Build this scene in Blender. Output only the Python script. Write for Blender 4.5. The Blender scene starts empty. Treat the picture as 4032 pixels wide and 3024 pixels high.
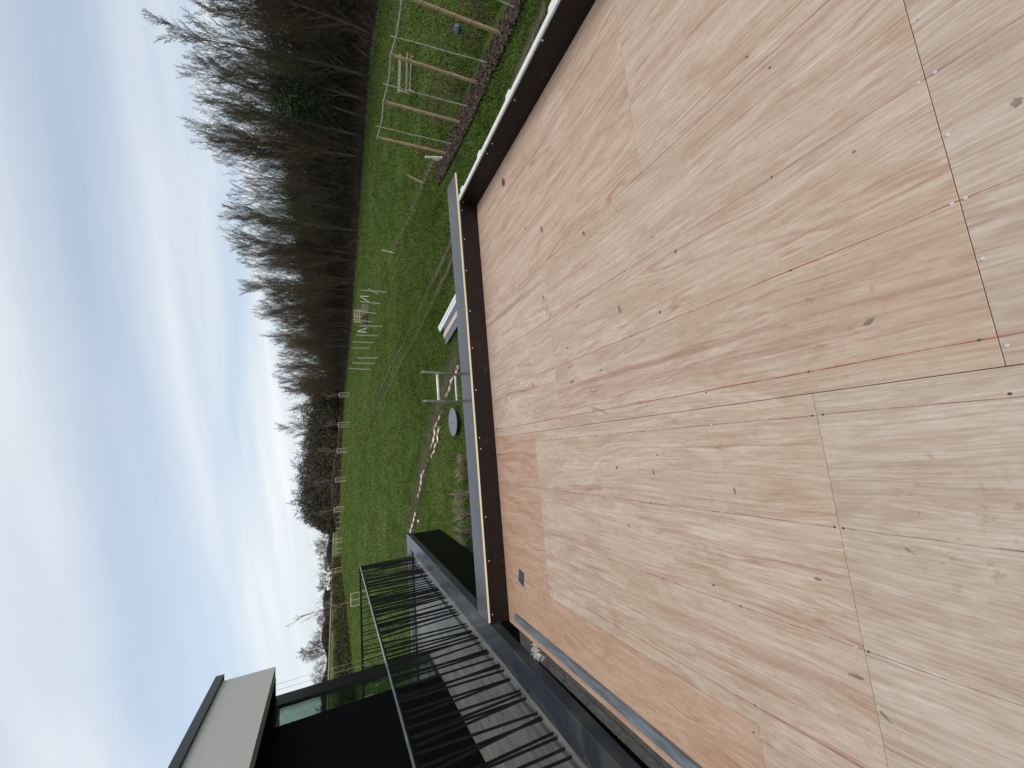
import bpy, math, random
import numpy as np
from mathutils import Vector, Matrix
random.seed(7); np.random.seed(7)
rnd = random.random
def U(a, b): return a + (b - a) * random.random()
SC = bpy.context.scene
COL = SC.collection

# ------------------------------------------------------------------ camera
# deck top is z = 0, Y runs along the plywood grain away from the viewer, X to the right.
# The photograph is stored lying on its side, so the camera is rolled by 90 degrees.
cam_d = bpy.data.cameras.new('camera'); cam = bpy.data.objects.new('camera', cam_d); COL.objects.link(cam)
cam_d.sensor_fit = 'HORIZONTAL'; cam_d.sensor_width = 36.0
cam_d.lens = 1560 / 4032 * 36.0
cam_d.clip_start = 0.05; cam_d.clip_end = 9000
_D = Vector((-301, -718, 1560)).normalized()
_H = Vector((9699, -888, 1560))
_G = _D.cross(_H).normalized()
if _G.y < 0: _G = -_G
_X = _G.cross(_D).normalized()
def c2w(v): return Vector((_X.dot(v), _D.dot(v), -_G.dot(v)))
_r, _u, _b = c2w(Vector((0, 1, 0))), c2w(Vector((1, 0, 0))), -c2w(Vector((0, 0, 1)))
cam.matrix_world = Matrix(((_r.x, _u.x, _b.x, 0), (_r.y, _u.y, _b.y, 0), (_r.z, _u.z, _b.z, 1.8), (0, 0, 0, 1)))
SC.camera = cam

# ------------------------------------------------------------------ sky, sun, exposure
SUN_EL, SUN_AZ = math.radians(32), math.radians(162)      # azimuth clockwise from +Y
world = bpy.data.worlds.new('World'); SC.world = world; world.use_nodes = True
nt = world.node_tree; nt.nodes.clear()
def WN(t, **k):
    n = nt.nodes.new(t)
    for a, v in k.items(): setattr(n, a, v)
    return n
def wm(op, a, b=None, c=None):
    n = WN('ShaderNodeMath', operation=op)
    for i, v in enumerate((a, b, c)):
        if v is None: continue
        if isinstance(v, (int, float)): n.inputs[i].default_value = v
        else: nt.links.new(v, n.inputs[i])
    return n.outputs[0]
out = WN('ShaderNodeOutputWorld'); bg = WN('ShaderNodeBackground'); bg.inputs['Strength'].default_value = 0.15
sky = WN('ShaderNodeTexSky', sky_type='NISHITA', sun_disc=False)
sky.sun_elevation = SUN_EL; sky.sun_rotation = SUN_AZ; sky.air_density = 1.0; sky.dust_density = 1.0; sky.ozone_density = 1.5
tc = WN('ShaderNodeTexCoord'); sep = WN('ShaderNodeSeparateXYZ'); nt.links.new(tc.outputs['Generated'], sep.inputs[0])
zc = wm('MAXIMUM', sep.outputs[2], 0.0)
den = wm('ADD', zc, 0.10)
comb = WN('ShaderNodeCombineXYZ')
# cloud sheet seen in perspective: streaks run along one wind direction
px = wm('DIVIDE', sep.outputs[0], den); py = wm('DIVIDE', sep.outputs[1], den)
ca, sa = math.cos(math.radians(62)), math.sin(math.radians(62))
qx = wm('ADD', wm('MULTIPLY', px, ca), wm('MULTIPLY', py, sa))
qy = wm('SUBTRACT', wm('MULTIPLY', py, ca), wm('MULTIPLY', px, sa))
nt.links.new(wm('MULTIPLY', qx, 0.95), comb.inputs[0]); nt.links.new(wm('MULTIPLY', qy, 0.26), comb.inputs[1])
comb.inputs[2].default_value = 3.7
n1 = WN('ShaderNodeTexNoise'); n1.inputs['Scale'].default_value = 0.85; n1.inputs['Detail'].default_value = 4; n1.inputs['Roughness'].default_value = 0.45; n1.inputs['Distortion'].default_value = 0.35
nt.links.new(comb.outputs[0], n1.inputs['Vector'])
n2 = WN('ShaderNodeTexNoise'); n2.inputs['Scale'].default_value = 2.3; n2.inputs['Detail'].default_value = 6; n2.inputs['Roughness'].default_value = 0.55
nt.links.new(comb.outputs[0], n2.inputs['Vector'])
cl = wm('ADD', wm('MULTIPLY', n1.outputs[0], 0.85), wm('MULTIPLY', n2.outputs[0], 0.15))
mr = WN('ShaderNodeMapRange', interpolation_type='SMOOTHSTEP'); mr.inputs[1].default_value = 0.32; mr.inputs[2].default_value = 0.64
nt.links.new(cl, mr.inputs[0])
fac = wm('MULTIPLY_ADD', mr.outputs[0], 0.30, 0.66)
# cloud tone: bright tops and greyer bellies
mr2 = WN('ShaderNodeMapRange'); mr2.inputs[1].default_value = 0.36; mr2.inputs[2].default_value = 0.70; mr2.inputs[3].default_value = 0.0; mr2.inputs[4].default_value = 1.0
nt.links.new(cl, mr2.inputs[0])
cmix = WN('ShaderNodeMix', data_type='RGBA'); nt.links.new(mr2.outputs[0], cmix.inputs[0])
cmix.inputs[6].default_value = (3.4, 3.85, 4.5, 1); cmix.inputs[7].default_value = (5.7, 5.9, 6.05, 1)
mixw = WN('ShaderNodeMix', data_type='RGBA'); nt.links.new(fac, mixw.inputs[0])
nt.links.new(sky.outputs[0], mixw.inputs[6]); nt.links.new(cmix.outputs[2], mixw.inputs[7])
nt.links.new(mixw.outputs[2], bg.inputs[0]); nt.links.new(bg.outputs[0], out.inputs[0])

sun_d = bpy.data.lights.new('sun', 'SUN'); sun = bpy.data.objects.new('sun', sun_d); COL.objects.link(sun)
sun_d.energy = 1.5; sun_d.angle = math.radians(22); sun_d.color = (1.0, 0.95, 0.87)
_sd = Vector((math.sin(SUN_AZ) * math.cos(SUN_EL), math.cos(SUN_AZ) * math.cos(SUN_EL), math.sin(SUN_EL)))
sun.rotation_euler = _sd.to_track_quat('Z', 'Y').to_euler(); sun.location = (0, 0, 40)
SC.view_settings.view_transform = 'Standard'; SC.view_settings.look = 'None'
SC.view_settings.exposure = 0.15; SC.view_settings.gamma = 1.0
SC.view_settings.use_curve_mapping = False
SC.render.engine = 'CYCLES'

# ------------------------------------------------------------------ materials
class NB:
    """small helper to write node graphs"""
    def __init__(s, name):
        s.m = bpy.data.materials.new(name); s.m.use_nodes = True; s.t = s.m.node_tree
        s.b = s.t.nodes['Principled BSDF']; s.o = s.t.nodes['Material Output']
        s.tc = s.t.nodes.new('ShaderNodeTexCoord')
    def n(s, t, **k):
        x = s.t.nodes.new(t)
        for a, v in k.items(): setattr(x, a, v)
        return x
    def l(s, a, b): s.t.links.new(a, b)
    def put(s, sock, v):
        if v is None: return
        if hasattr(v, 'is_output'): s.l(v, sock)
        else: sock.default_value = v
    def math(s, op, a, b=None, c=None):
        x = s.n('ShaderNodeMath', operation=op)
        for i, v in enumerate((a, b, c)): s.put(x.inputs[i], v)
        return x.outputs[0]
    def vmath(s, op, a, b):
        x = s.n('ShaderNodeVectorMath', operation=op); s.put(x.inputs[0], a); s.put(x.inputs[1], b); return x.outputs[0]
    def noise(s, vec, scale, detail=3, rough=0.5, dist=0.0):
        x = s.n('ShaderNodeTexNoise'); s.put(x.inputs['Vector'], vec); x.inputs['Scale'].default_value = scale
        x.inputs['Detail'].default_value = detail; x.inputs['Roughness'].default_value = rough; x.inputs['Distortion'].default_value = dist
        return x.outputs[0]
    def rng(s, v, a, b, c=0.0, d=1.0, smooth=True):
        x = s.n('ShaderNodeMapRange', interpolation_type='SMOOTHSTEP' if smooth else 'LINEAR')
        s.put(x.inputs[0], v); x.inputs[1].default_value = a; x.inputs[2].default_value = b; x.inputs[3].default_value = c; x.inputs[4].default_value = d
        return x.outputs[0]
    def mix(s, f, a, b):
        x = s.n('ShaderNodeMix', data_type='RGBA'); s.put(x.inputs[0], f)
        s.put(x.inputs[6], a if hasattr(a, 'is_output') else (*a, 1)); s.put(x.inputs[7], b if hasattr(b, 'is_output') else (*b, 1))
        return x.outputs[2]
    def mul(s, f, a, b):
        x = s.n('ShaderNodeMix', data_type='RGBA', blend_type='MULTIPLY'); s.put(x.inputs[0], f)
        s.put(x.inputs[6], a if hasattr(a, 'is_output') else (*a, 1)); s.put(x.inputs[7], b if hasattr(b, 'is_output') else (*b, 1))
        return x.outputs[2]
    def bump(s, h, strength, dist=0.01):
        x = s.n('ShaderNodeBump'); s.put(x.inputs['Height'], h); x.inputs['Strength'].default_value = strength; x.inputs['Distance'].default_value = dist
        s.l(x.outputs[0], s.b.inputs['Normal'])
    def fin(s, col, rough=0.6, spec=None, metal=None):
        s.put(s.b.inputs['Base Color'], col if hasattr(col, 'is_output') else (*col, 1)); s.put(s.b.inputs['Roughness'], rough)
        if spec is not None: s.b.inputs['Specular IOR Level'].default_value = spec
        if metal is not None: s.b.inputs['Metallic'].default_value = metal
        return s.m
def mapped(b, sc, off=None, src='Object'):
    v = b.tc.outputs[src]
    mp = b.n('ShaderNodeMapping'); b.l(v, mp.inputs['Vector']); mp.inputs['Scale'].default_value = sc
    if off is not None: b.put(mp.inputs['Location'], off)
    return mp.outputs[0]
def simple(name, c, rough=0.6, var=0.25, scale=6.0, metal=None, spec=None, stretch=(1, 1, 1), bump=0.0, c2=None):
    b = NB(name); v = mapped(b, stretch)
    oi = b.n('ShaderNodeObjectInfo'); v2 = b.vmath('ADD', v, None)
    cx = b.n('ShaderNodeCombineXYZ'); b.l(b.math('MULTIPLY', oi.outputs['Random'], 37.0), cx.inputs[0]); b.l(cx.outputs[0], v2.node.inputs[1])
    n = b.noise(v2, scale, 5, 0.6)
    lo = tuple(x * (1 - var) for x in c); hi = tuple(min(1, x * (1 + var)) for x in c)
    col = b.mix(b.rng(n, 0.3, 0.7), lo, c2 or hi)
    if bump: b.bump(n, bump, 0.02)
    return b.fin(col, rough, spec, metal)

def plywood(name, pale, mid, red, warm):
    """rotary cut veneer: long streaks with lens-shaped figure, fine pores, specks and scuffs"""
    b = NB(name); oi = b.n('ShaderNodeObjectInfo')
    sh = b.n('ShaderNodeCombineXYZ'); b.l(b.math('MULTIPLY', oi.outputs['Random'], 61.0), sh.inputs[0]); b.l(b.math('MULTIPLY', oi.outputs['Random'], 23.0), sh.inputs[1])
    P0 = b.vmath('ADD', b.tc.outputs['Object'], sh.outputs[0])
    def mp(sc, v=None):
        v = P if v is None else v
        m = b.n('ShaderNodeMapping'); b.l(v, m.inputs['Vector']); m.inputs['Scale'].default_value = sc; return m.outputs[0]
    wa = b.math('MULTIPLY_ADD', b.noise(mp((2.6, 1.0, 1), P0), 1.0, 2, 0.5), 0.10, -0.05); wb = b.math('MULTIPLY_ADD', b.noise(mp((11, 4.5, 1), P0), 1.0, 2, 0.5), 0.013, -0.0065)
    wx = b.n('ShaderNodeCombineXYZ'); b.l(b.math('ADD', wa, wb), wx.inputs[0]); P = b.vmath('ADD', P0, wx.outputs[0])
    # the height field of the growth rings as the veneer knife meets it
    w1 = b.noise(mp((1.5, 0.20, 1)), 1.0, 2, 0.5, 0.5)
    w2 = b.noise(mp((5.0, 0.75, 1)), 1.0, 3, 0.55, 0.9)
    ring = b.math('ADD', b.math('MULTIPLY', w1, 11.0), b.math('MULTIPLY', w2, 1.6))
    fr = b.math('PINGPONG', ring, 0.5)
    figure = b.rng(fr, 0.02, 0.48)
    rings_fine = b.rng(b.math('PINGPONG', b.math('MULTIPLY', ring, 4.1), 0.5), 0.0, 0.5)
    streak = b.noise(mp((5.0, 0.085, 1)), 1.0, 6, 0.66, 0.22)
    s2 = b.noise(mp((30, 0.18, 1)), 1.0, 4, 0.62, 0.15)
    fine = b.noise(mp((110, 2.6, 1)), 1.0, 3, 0.6)
    pore = b.noise(mp((240, 10, 1)), 1.0, 2, 0.7)
    tone = b.math('ADD', b.math('ADD', b.math('MULTIPLY', figure, 0.16), b.math('MULTIPLY', rings_fine, 0.13)), b.math('ADD', b.math('MULTIPLY', streak, 0.72), b.math('MULTIPLY', s2, 0.26)))
    c = b.mix(b.rng(tone, 0.46, 0.86), mid, pale)
    c = b.mix(b.math('MULTIPLY', b.rng(streak, 0.505, 0.66), b.rng(s2, 0.34, 0.66, 0.15, 0.95)), c, red)
    c = b.mix(b.math('MULTIPLY', b.rng(fr, 0.40, 0.49), b.rng(w2, 0.48, 0.62, 0.0, 0.65)), c, red)
    broad = b.noise(mp((0.9, 0.5, 1)), 1.0, 3, 0.5)
    c = b.mix(b.rng(broad, 0.42, 0.72, 0.0, 0.5), c, warm)
    c = b.mul(b.rng(fine, 0.30, 0.68, 0.9, 0.0), c, (0.82, 0.76, 0.71))
    c = b.mul(b.rng(pore, 0.60, 0.78, 0.0, 0.6), c, (0.74, 0.66, 0.58))
    c = b.mul(b.rng(b.noise(mp((50, 0.6, 1)), 1.0, 2, 0.5), 0.64, 0.76, 0.0, 0.6), c, (0.66, 0.46, 0.38))
    c = b.mul(b.rng(b.noise(mp((70, 17, 1)), 1.0, 4, 0.75), 0.36, 0.62, 0.55, 0.0), c, (0.84, 0.79, 0.74))
    c = b.mul(b.rng(b.noise(mp((9, 2.2, 1)), 1.0, 4, 0.6, 1.2), 0.46, 0.66, 0.0, 0.6), c, (0.84, 0.76, 0.70))
    # grubby boot scuffs and little dark specks
    sc1 = b.math('MULTIPLY', b.rng(b.noise(mp((1.6, 1.6, 1)), 1.0, 2), 0.52, 0.70), b.rng(b.noise(mp((22, 19, 1)), 1.0, 4, 0.7), 0.55, 0.72))
    c = b.mul(b.math('MULTIPLY', sc1, 0.8), c, (0.66, 0.60, 0.50))
    vo = b.n('ShaderNodeTexVoronoi'); b.l(mp((4.2, 2.9, 1)), vo.inputs['Vector']); vo.inputs['Scale'].default_value = 1.0
    keep = b.n('ShaderNodeSeparateColor'); b.l(vo.outputs['Color'], keep.inputs[0])
    spot = b.math('MULTIPLY', b.rng(vo.outputs['Distance'], 0.020, 0.042, 1.0, 0.0), b.math('GREATER_THAN', keep.outputs[0], 0.70))
    c = b.mul(spot, c, (0.30, 0.24, 0.18))
    b.bump(b.math('ADD', fine, b.math('MULTIPLY', pore, 0.6)), 0.12, 0.002)
    return b.fin(c, b.rng(streak, 0.3, 0.7, 0.48, 0.62), 0.35)
M = {}
M['ply_main'] = plywood('plywood_main', (0.74, 0.61, 0.495), (0.60, 0.455, 0.345), (0.44, 0.24, 0.17), (0.60, 0.43, 0.305))
M['ply_pale'] = plywood('plywood_pale', (0.71, 0.61, 0.505), (0.59, 0.475, 0.375), (0.45, 0.28, 0.215), (0.57, 0.46, 0.365))
M['ply_mid'] = plywood('plywood_mid', (0.75, 0.625, 0.51), (0.61, 0.465, 0.35), (0.45, 0.25, 0.18), (0.61, 0.45, 0.325))
M['ply_peach'] = plywood('plywood_peach', (0.73, 0.58, 0.46), (0.60, 0.43, 0.315), (0.45, 0.225, 0.155), (0.62, 0.41, 0.275))
M['ply_warm'] = plywood('plywood_warm', (0.69, 0.495, 0.365), (0.58, 0.38, 0.265), (0.46, 0.235, 0.155), (0.60, 0.36, 0.225))
def film(name, c, rough, var=0.15, scr=0.5):
    b = NB(name); P = b.tc.outputs['Object']
    n = b.noise(P, 2.2, 4, 0.6); s = b.noise(mapped(b, (3, 26, 26)), 1.0, 4, 0.6)
    dirt = b.math('MULTIPLY', b.rng(b.noise(P, 5.0, 4, 0.65), 0.60, 0.76), scr)
    col = b.mix(b.rng(n, 0.3, 0.7), tuple(x * (1 - var) for x in c), tuple(x * (1 + var) for x in c))
    col = b.mix(b.math('MULTIPLY', dirt, 0.5), col, (0.10, 0.09, 0.085))
    b.bump(s, 0.05, 0.003)
    return b.fin(col, b.math('ADD', b.rng(s, 0.3, 0.7, rough * 0.85, rough * 1.15), b.math('MULTIPLY', dirt, 0.2)), 0.35)
M['film'] = film('brown_film', (0.011, 0.0065, 0.005), 0.45); M['film'].node_tree.nodes['Principled BSDF'].inputs['Specular IOR Level'].default_value = 0.25
M['film_top'] = film('brown_film_sky_sheen', (0.030, 0.026, 0.026), 0.20, scr=0.35); M['film_top'].node_tree.nodes['Principled BSDF'].inputs['Specular IOR Level'].default_value = 0.65  # same brown film, base colour lighter and greyer for the sky it reflects
M['edge'] = simple('plywood_edge', (0.78, 0.66, 0.45), 0.6, 0.10, 5, stretch=(1, 1, 60))
M['white_edge'] = simple('white_edge', (0.80, 0.78, 0.72), 0.55, 0.08, 30)
M['batten'] = simple('grey_blue_lath', (0.150, 0.175, 0.195), 0.6, 0.32, 14, stretch=(3, 0.35, 3), bump=0.1)
def coping_mat():
    b = NB('slate_coping'); P = b.tc.outputs['Object']
    n = b.noise(mapped(b, (3.2, 1.2, 2)), 1.0, 5, 0.6, 0.8); f = b.noise(P, 60, 3, 0.6)
    m = b.rng(n, 0.44, 0.58)
    c = b.mix(m, (0.040, 0.045, 0.055), (0.066, 0.068, 0.068)); c = b.mul(b.rng(f, 0.3, 0.7, 0.5, 0), c, (0.8, 0.8, 0.8))
    b.bump(f, 0.06, 0.002)
    return b.fin(c, b.rng(m, 0, 1, 0.34, 0.50), 0.5)
M['coping'] = coping_mat()
def tile_mat():
    b = NB('terrace_tile'); oi = b.n('ShaderNodeObjectInfo'); sh = b.n('ShaderNodeCombineXYZ'); b.l(b.math('MULTIPLY', oi.outputs['Random'], 90.0), sh.inputs[0])
    P = b.vmath('ADD', b.tc.outputs['Object'], sh.outputs[0])
    m = b.n('ShaderNodeMapping'); b.l(P, m.inputs['Vector']); m.inputs['Scale'].default_value = (14, 1.6, 1)
    n = b.noise(m.outputs[0], 1.0, 4, 0.6, 0.3)
    c = b.mix(b.rng(n, 0.3, 0.7), (0.15, 0.147, 0.137), (0.25, 0.247, 0.235))
    c = b.mul(1.0, c, b.mix(oi.outputs['Random'], (0.82, 0.82, 0.82), (1.08, 1.07, 1.04)))
    return b.fin(c, 0.5, 0.4)
M['tile'] = tile_mat()
M['black'] = simple('black_cladding', (0.0035, 0.004, 0.0045), 0.75, 0.2, 3, spec=0.06)
M['black_side'] = simple('black_terrace_panel', (0.005, 0.0055, 0.0035), 0.6, 0.2, 2, spec=0.08)
M['black_metal'] = simple('black_steel', (0.009, 0.0095, 0.011), 0.36, 0.2, 8, spec=0.4)
M['rail'] = simple('rail_sky_sheen', (0.22, 0.24, 0.25), 0.25, 0.25, 8, spec=0.8)  # pale grey paints the sky's reflection into the rail colour
M['render_wall'] = simple('cream_render', (0.66, 0.65, 0.61), 0.85, 0.06, 60, bump=0.25)
M['roof_edge'] = simple('anthracite_trim', (0.018, 0.020, 0.024), 0.4, 0.15, 5)
def glass_mat():
    b = NB('window_glass'); nt_ = b.t; nt_.nodes.remove(b.b)
    tr = b.n('ShaderNodeBsdfTransparent'); tr.inputs[0].default_value = (0.90, 0.96, 0.93, 1)
    gl = b.n('ShaderNodeBsdfGlossy'); gl.inputs['Roughness'].default_value = 0.01; gl.inputs[0].default_value = (0.9, 0.95, 0.95, 1)
    fr = b.n('ShaderNodeFresnel'); fr.inputs[0].default_value = 1.5
    mx = b.n('ShaderNodeMixShader'); b.l(b.math('MULTIPLY_ADD', fr.outputs[0], 0.8, 0.03), mx.inputs[0]); b.l(tr.outputs[0], mx.inputs[1]); b.l(gl.outputs[0], mx.inputs[2])
    b.l(mx.outputs[0], b.o.inputs['Surface']); return b.m
M['glass'] = glass_mat()
M['alu'] = simple('aluminium', (0.50, 0.50, 0.48), 0.38, 0.25, 12, metal=0.85)
M['screw'] = simple('zinc_screw', (0.70, 0.69, 0.66), 0.35, 0.1, 20, metal=0.6)
M['screw_dark'] = simple('sunk_screw', (0.10, 0.085, 0.07), 0.5, 0.2, 20, metal=0.3)
M['brick'] = simple('grey_brick', (0.075, 0.072, 0.065), 0.8, 0.35, 16, stretch=(2, 0.8, 2), bump=0.2)
M['mortar'] = simple('pale_mortar', (0.42, 0.40, 0.37), 0.9, 0.3, 30)
M['steel_plate'] = simple('grey_steel_plate', (0.17, 0.19, 0.22), 0.5, 0.12, 4)
M['soil_black'] = simple('dark_base', (0.01, 0.01, 0.01), 0.6)
def chalk(name, c, op=0.7):
    b = NB(name); n = b.noise(mapped(b, (40, 9, 1)), 1.0, 4, 0.7)
    tr = b.n('ShaderNodeBsdfTransparent'); mx = b.n('ShaderNodeMixShader'); b.l(b.rng(n, 0.30, 0.62, op * 0.22, op), mx.inputs[0])
    b.fin(c, 0.8); b.l(tr.outputs[0], mx.inputs[1]); b.l(b.b.outputs[0], mx.inputs[2]); b.l(mx.outputs[0], b.o.inputs['Surface']); return b.m
M['chalk'] = chalk('red_chalk', (0.42, 0.07, 0.07)); M['pencil'] = chalk('faint_chalk', (0.33, 0.13, 0.11), 0.6)
M['stain'] = chalk('brown_stain', (0.19, 0.14, 0.10), 0.6)
M['foil'] = simple('dark_foil', (0.055, 0.065, 0.075), 0.5, 0.15, 12)
M['leaf_dead'] = simple('dead_leaf', (0.10, 0.06, 0.035), 0.7, 0.3, 30)
M['leaf_yellow'] = simple('yellow_leaf', (0.62, 0.50, 0.10), 0.6, 0.2, 30)
M['post'] = simple('treated_post', (0.30, 0.215, 0.125), 0.75, 0.30, 7, stretch=(6, 6, 0.6), bump=0.15)
M['post_pale'] = simple('pale_post', (0.46, 0.40, 0.29), 0.8, 0.3, 8, stretch=(6, 6, 0.6))
M['post_grey'] = simple('weathered_post', (0.30, 0.285, 0.235), 0.8, 0.35, 8, stretch=(5, 5, 0.7))
M['birch'] = simple('white_stick', (0.62, 0.60, 0.50), 0.8, 0.3, 12)
M['string'] = simple('dark_string', (0.03, 0.032, 0.022), 0.8)
M['ball'] = simple('slate_blue_plastic', (0.075, 0.11, 0.125), 0.4, 0.15, 8)
M['white_board'] = simple('white_board', (0.86, 0.85, 0.82), 0.5, 0.05, 5)
M['pink_board'] = simple('bare_pink_ply', (0.66, 0.50, 0.42), 0.6, 0.12, 8, stretch=(1, 6, 1))
M['grey_board'] = simple('grey_film_board', (0.075, 0.08, 0.088), 0.3, 0.15, 3, spec=0.7)
def tape_mat():
    b = NB('barrier_tape'); uv = b.n('ShaderNodeUVMap'); s = b.n('ShaderNodeSeparateXYZ'); b.l(uv.outputs[0], s.inputs[0])
    f = b.math('GREATER_THAN', b.math('FRACT', b.math('ADD', b.math('MULTIPLY', s.outputs[0], 2.0), b.math('MULTIPLY', s.outputs[1], 0.35))), 0.58)
    return b.fin(b.mix(f, (0.85, 0.83, 0.78), (0.52, 0.10, 0.06)), 0.4)
M['tape'] = tape_mat()
M['dry_grass'] = simple('dry_grass', (0.25, 0.215, 0.14), 0.8, 0.35, 9)
M['bark'] = simple('bark', (0.086, 0.062, 0.034), 0.9, 0.35, 2.0, c2=(0.122, 0.090, 0.050))
M['bark_green'] = simple('mossy_bark', (0.082, 0.074, 0.038), 0.9, 0.35, 2.0, c2=(0.108, 0.098, 0.048))
M['bark_far'] = simple('far_bark', (0.072, 0.062, 0.048), 0.9, 0.25, 0.8, c2=(0.088, 0.075, 0.052))
M['bark_sap'] = simple('sapling_bark', (0.22, 0.19, 0.14), 0.9, 0.2, 5)
M['twig_olive'] = simple('olive_twigs', (0.070, 0.066, 0.036), 0.9, 0.4, 0.5, c2=(0.105, 0.092, 0.045))
M['twig_red'] = simple('purple_brown_twigs', (0.056, 0.042, 0.034), 0.9, 0.3, 0.5)
M['under'] = simple('undergrowth', (0.044, 0.034, 0.019), 0.95, 0.5, 0.35, c2=(0.100, 0.078, 0.042))
M['under_green'] = simple('ivy_undergrowth', (0.022, 0.030, 0.010), 0.9, 0.4, 0.6, c2=(0.040, 0.050, 0.018))
M['bracken'] = simple('brown_bracken', (0.088, 0.056, 0.042), 0.95, 0.4, 0.5, c2=(0.130, 0.090, 0.064))
M['litter'] = simple('leaf_litter', (0.034, 0.025, 0.016), 0.95, 0.4, 0.6)
M['evergreen'] = simple('evergreen_leaf', (0.022, 0.045, 0.012), 0.6, 0.4, 1.5, c2=(0.045, 0.075, 0.02))
M['hedge'] = simple('hedge_leaf', (0.050, 0.058, 0.014), 0.7, 0.5, 0.9, c2=(0.125, 0.115, 0.030))
M['shrub_leaf'] = simple('withered_leaf', (0.13, 0.07, 0.035), 0.8, 0.4, 8)
M['far_roof'] = simple('slate_roof', (0.05, 0.055, 0.07), 0.6); M['far_wall'] = simple('pale_house_wall', (0.50, 0.49, 0.47), 0.8)
M['white_heap'] = simple('white_sheeting', (0.86, 0.85, 0.80), 0.5, 0.1, 1)
def grass_mat(name, dark, light, dry, sc=1.0):
    b = NB(name); P = b.tc.outputs['Object']
    a = b.noise(P, 0.11, 4, 0.55); c = b.noise(P, 0.9 * sc, 5, 0.65); d = b.noise(P, 9 * sc, 4, 0.7)
    col = b.mix(b.rng(c, 0.30, 0.70), dark, light)
    col = b.mix(b.math('MULTIPLY', b.rng(a, 0.42, 0.72), 0.55), col, tuple((x + y) / 2 for x, y in zip(light, dry)))
    col = b.mix(b.math('MULTIPLY', b.rng(d, 0.55, 0.75), 0.28), col, dry)
    col = b.mul(b.rng(d, 0.28, 0.50, 0.7, 0.0), col, (0.52, 0.58, 0.48))
    b.bump(b.math('ADD', d, c), 0.9, 0.12)
    return b.fin(col, 0.85, 0.15)
M['grass'] = grass_mat('field_grass', (0.055, 0.096, 0.014), (0.106, 0.156, 0.027), (0.17, 0.18, 0.05))
def dirt_mat(name, c, c2, lo=0.40, hi=0.62):
    b = NB(name); P = b.tc.outputs['Object']
    at = b.n('ShaderNodeAttribute', attribute_name='edge'); n = b.noise(P, 2.6, 5, 0.7); n2 = b.noise(P, 14, 3, 0.6)
    col = b.mix(b.rng(n2, 0.35, 0.65), c, c2)
    f = b.rng(b.math('ADD', b.math('MULTIPLY', b.math('POWER', at.outputs['Fac'], 0.5), 0.62), b.math('MULTIPLY', n, 0.75)), lo + 0.30, hi + 0.34)
    tr = b.n('ShaderNodeBsdfTransparent'); mx = b.n('ShaderNodeMixShader'); b.l(f, mx.inputs[0])
    b.fin(col, 0.9, 0.1); b.bump(n2, 0.6, 0.05)
    b.l(tr.outputs[0], mx.inputs[1]); b.l(b.b.outputs[0], mx.inputs[2]); b.l(mx.outputs[0], b.o.inputs['Surface']); return b.m
M['mud'] = dirt_mat('muddy_track', (0.085, 0.075, 0.042), (0.14, 0.12, 0.072), 0.36, 0.68)
M['mud_soft'] = dirt_mat('muddy_patch', (0.085, 0.075, 0.042), (0.13, 0.11, 0.065), 0.52, 0.95)
M['worn'] = dirt_mat('worn_grass', (0.105, 0.092, 0.058), (0.145, 0.128, 0.082), 0.36, 0.85)
M['mud_dry'] = dirt_mat('dry_grass_line', (0.10, 0.095, 0.045), (0.16, 0.14, 0.075), 0.48, 0.80)
M['plough'] = simple('ploughed_earth', (0.26, 0.17, 0.09), 0.95, 0.2, 0.1)
M['mulch'] = simple('bark_mulch', (0.050, 0.033, 0.024), 0.9, 0.5, 22, c2=(0.095, 0.066, 0.046), bump=0.8)
M['grass_pale'] = grass_mat('pale_grass', (0.075, 0.125, 0.020), (0.14, 0.195, 0.040), (0.22, 0.22, 0.08))
M['chip_pale'] = simple('pale_chip', (0.13, 0.095, 0.068), 0.9, 0.4, 30)
M['wall_low'] = simple('grey_wall', (0.20, 0.19, 0.18), 0.85, 0.15, 6)

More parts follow.
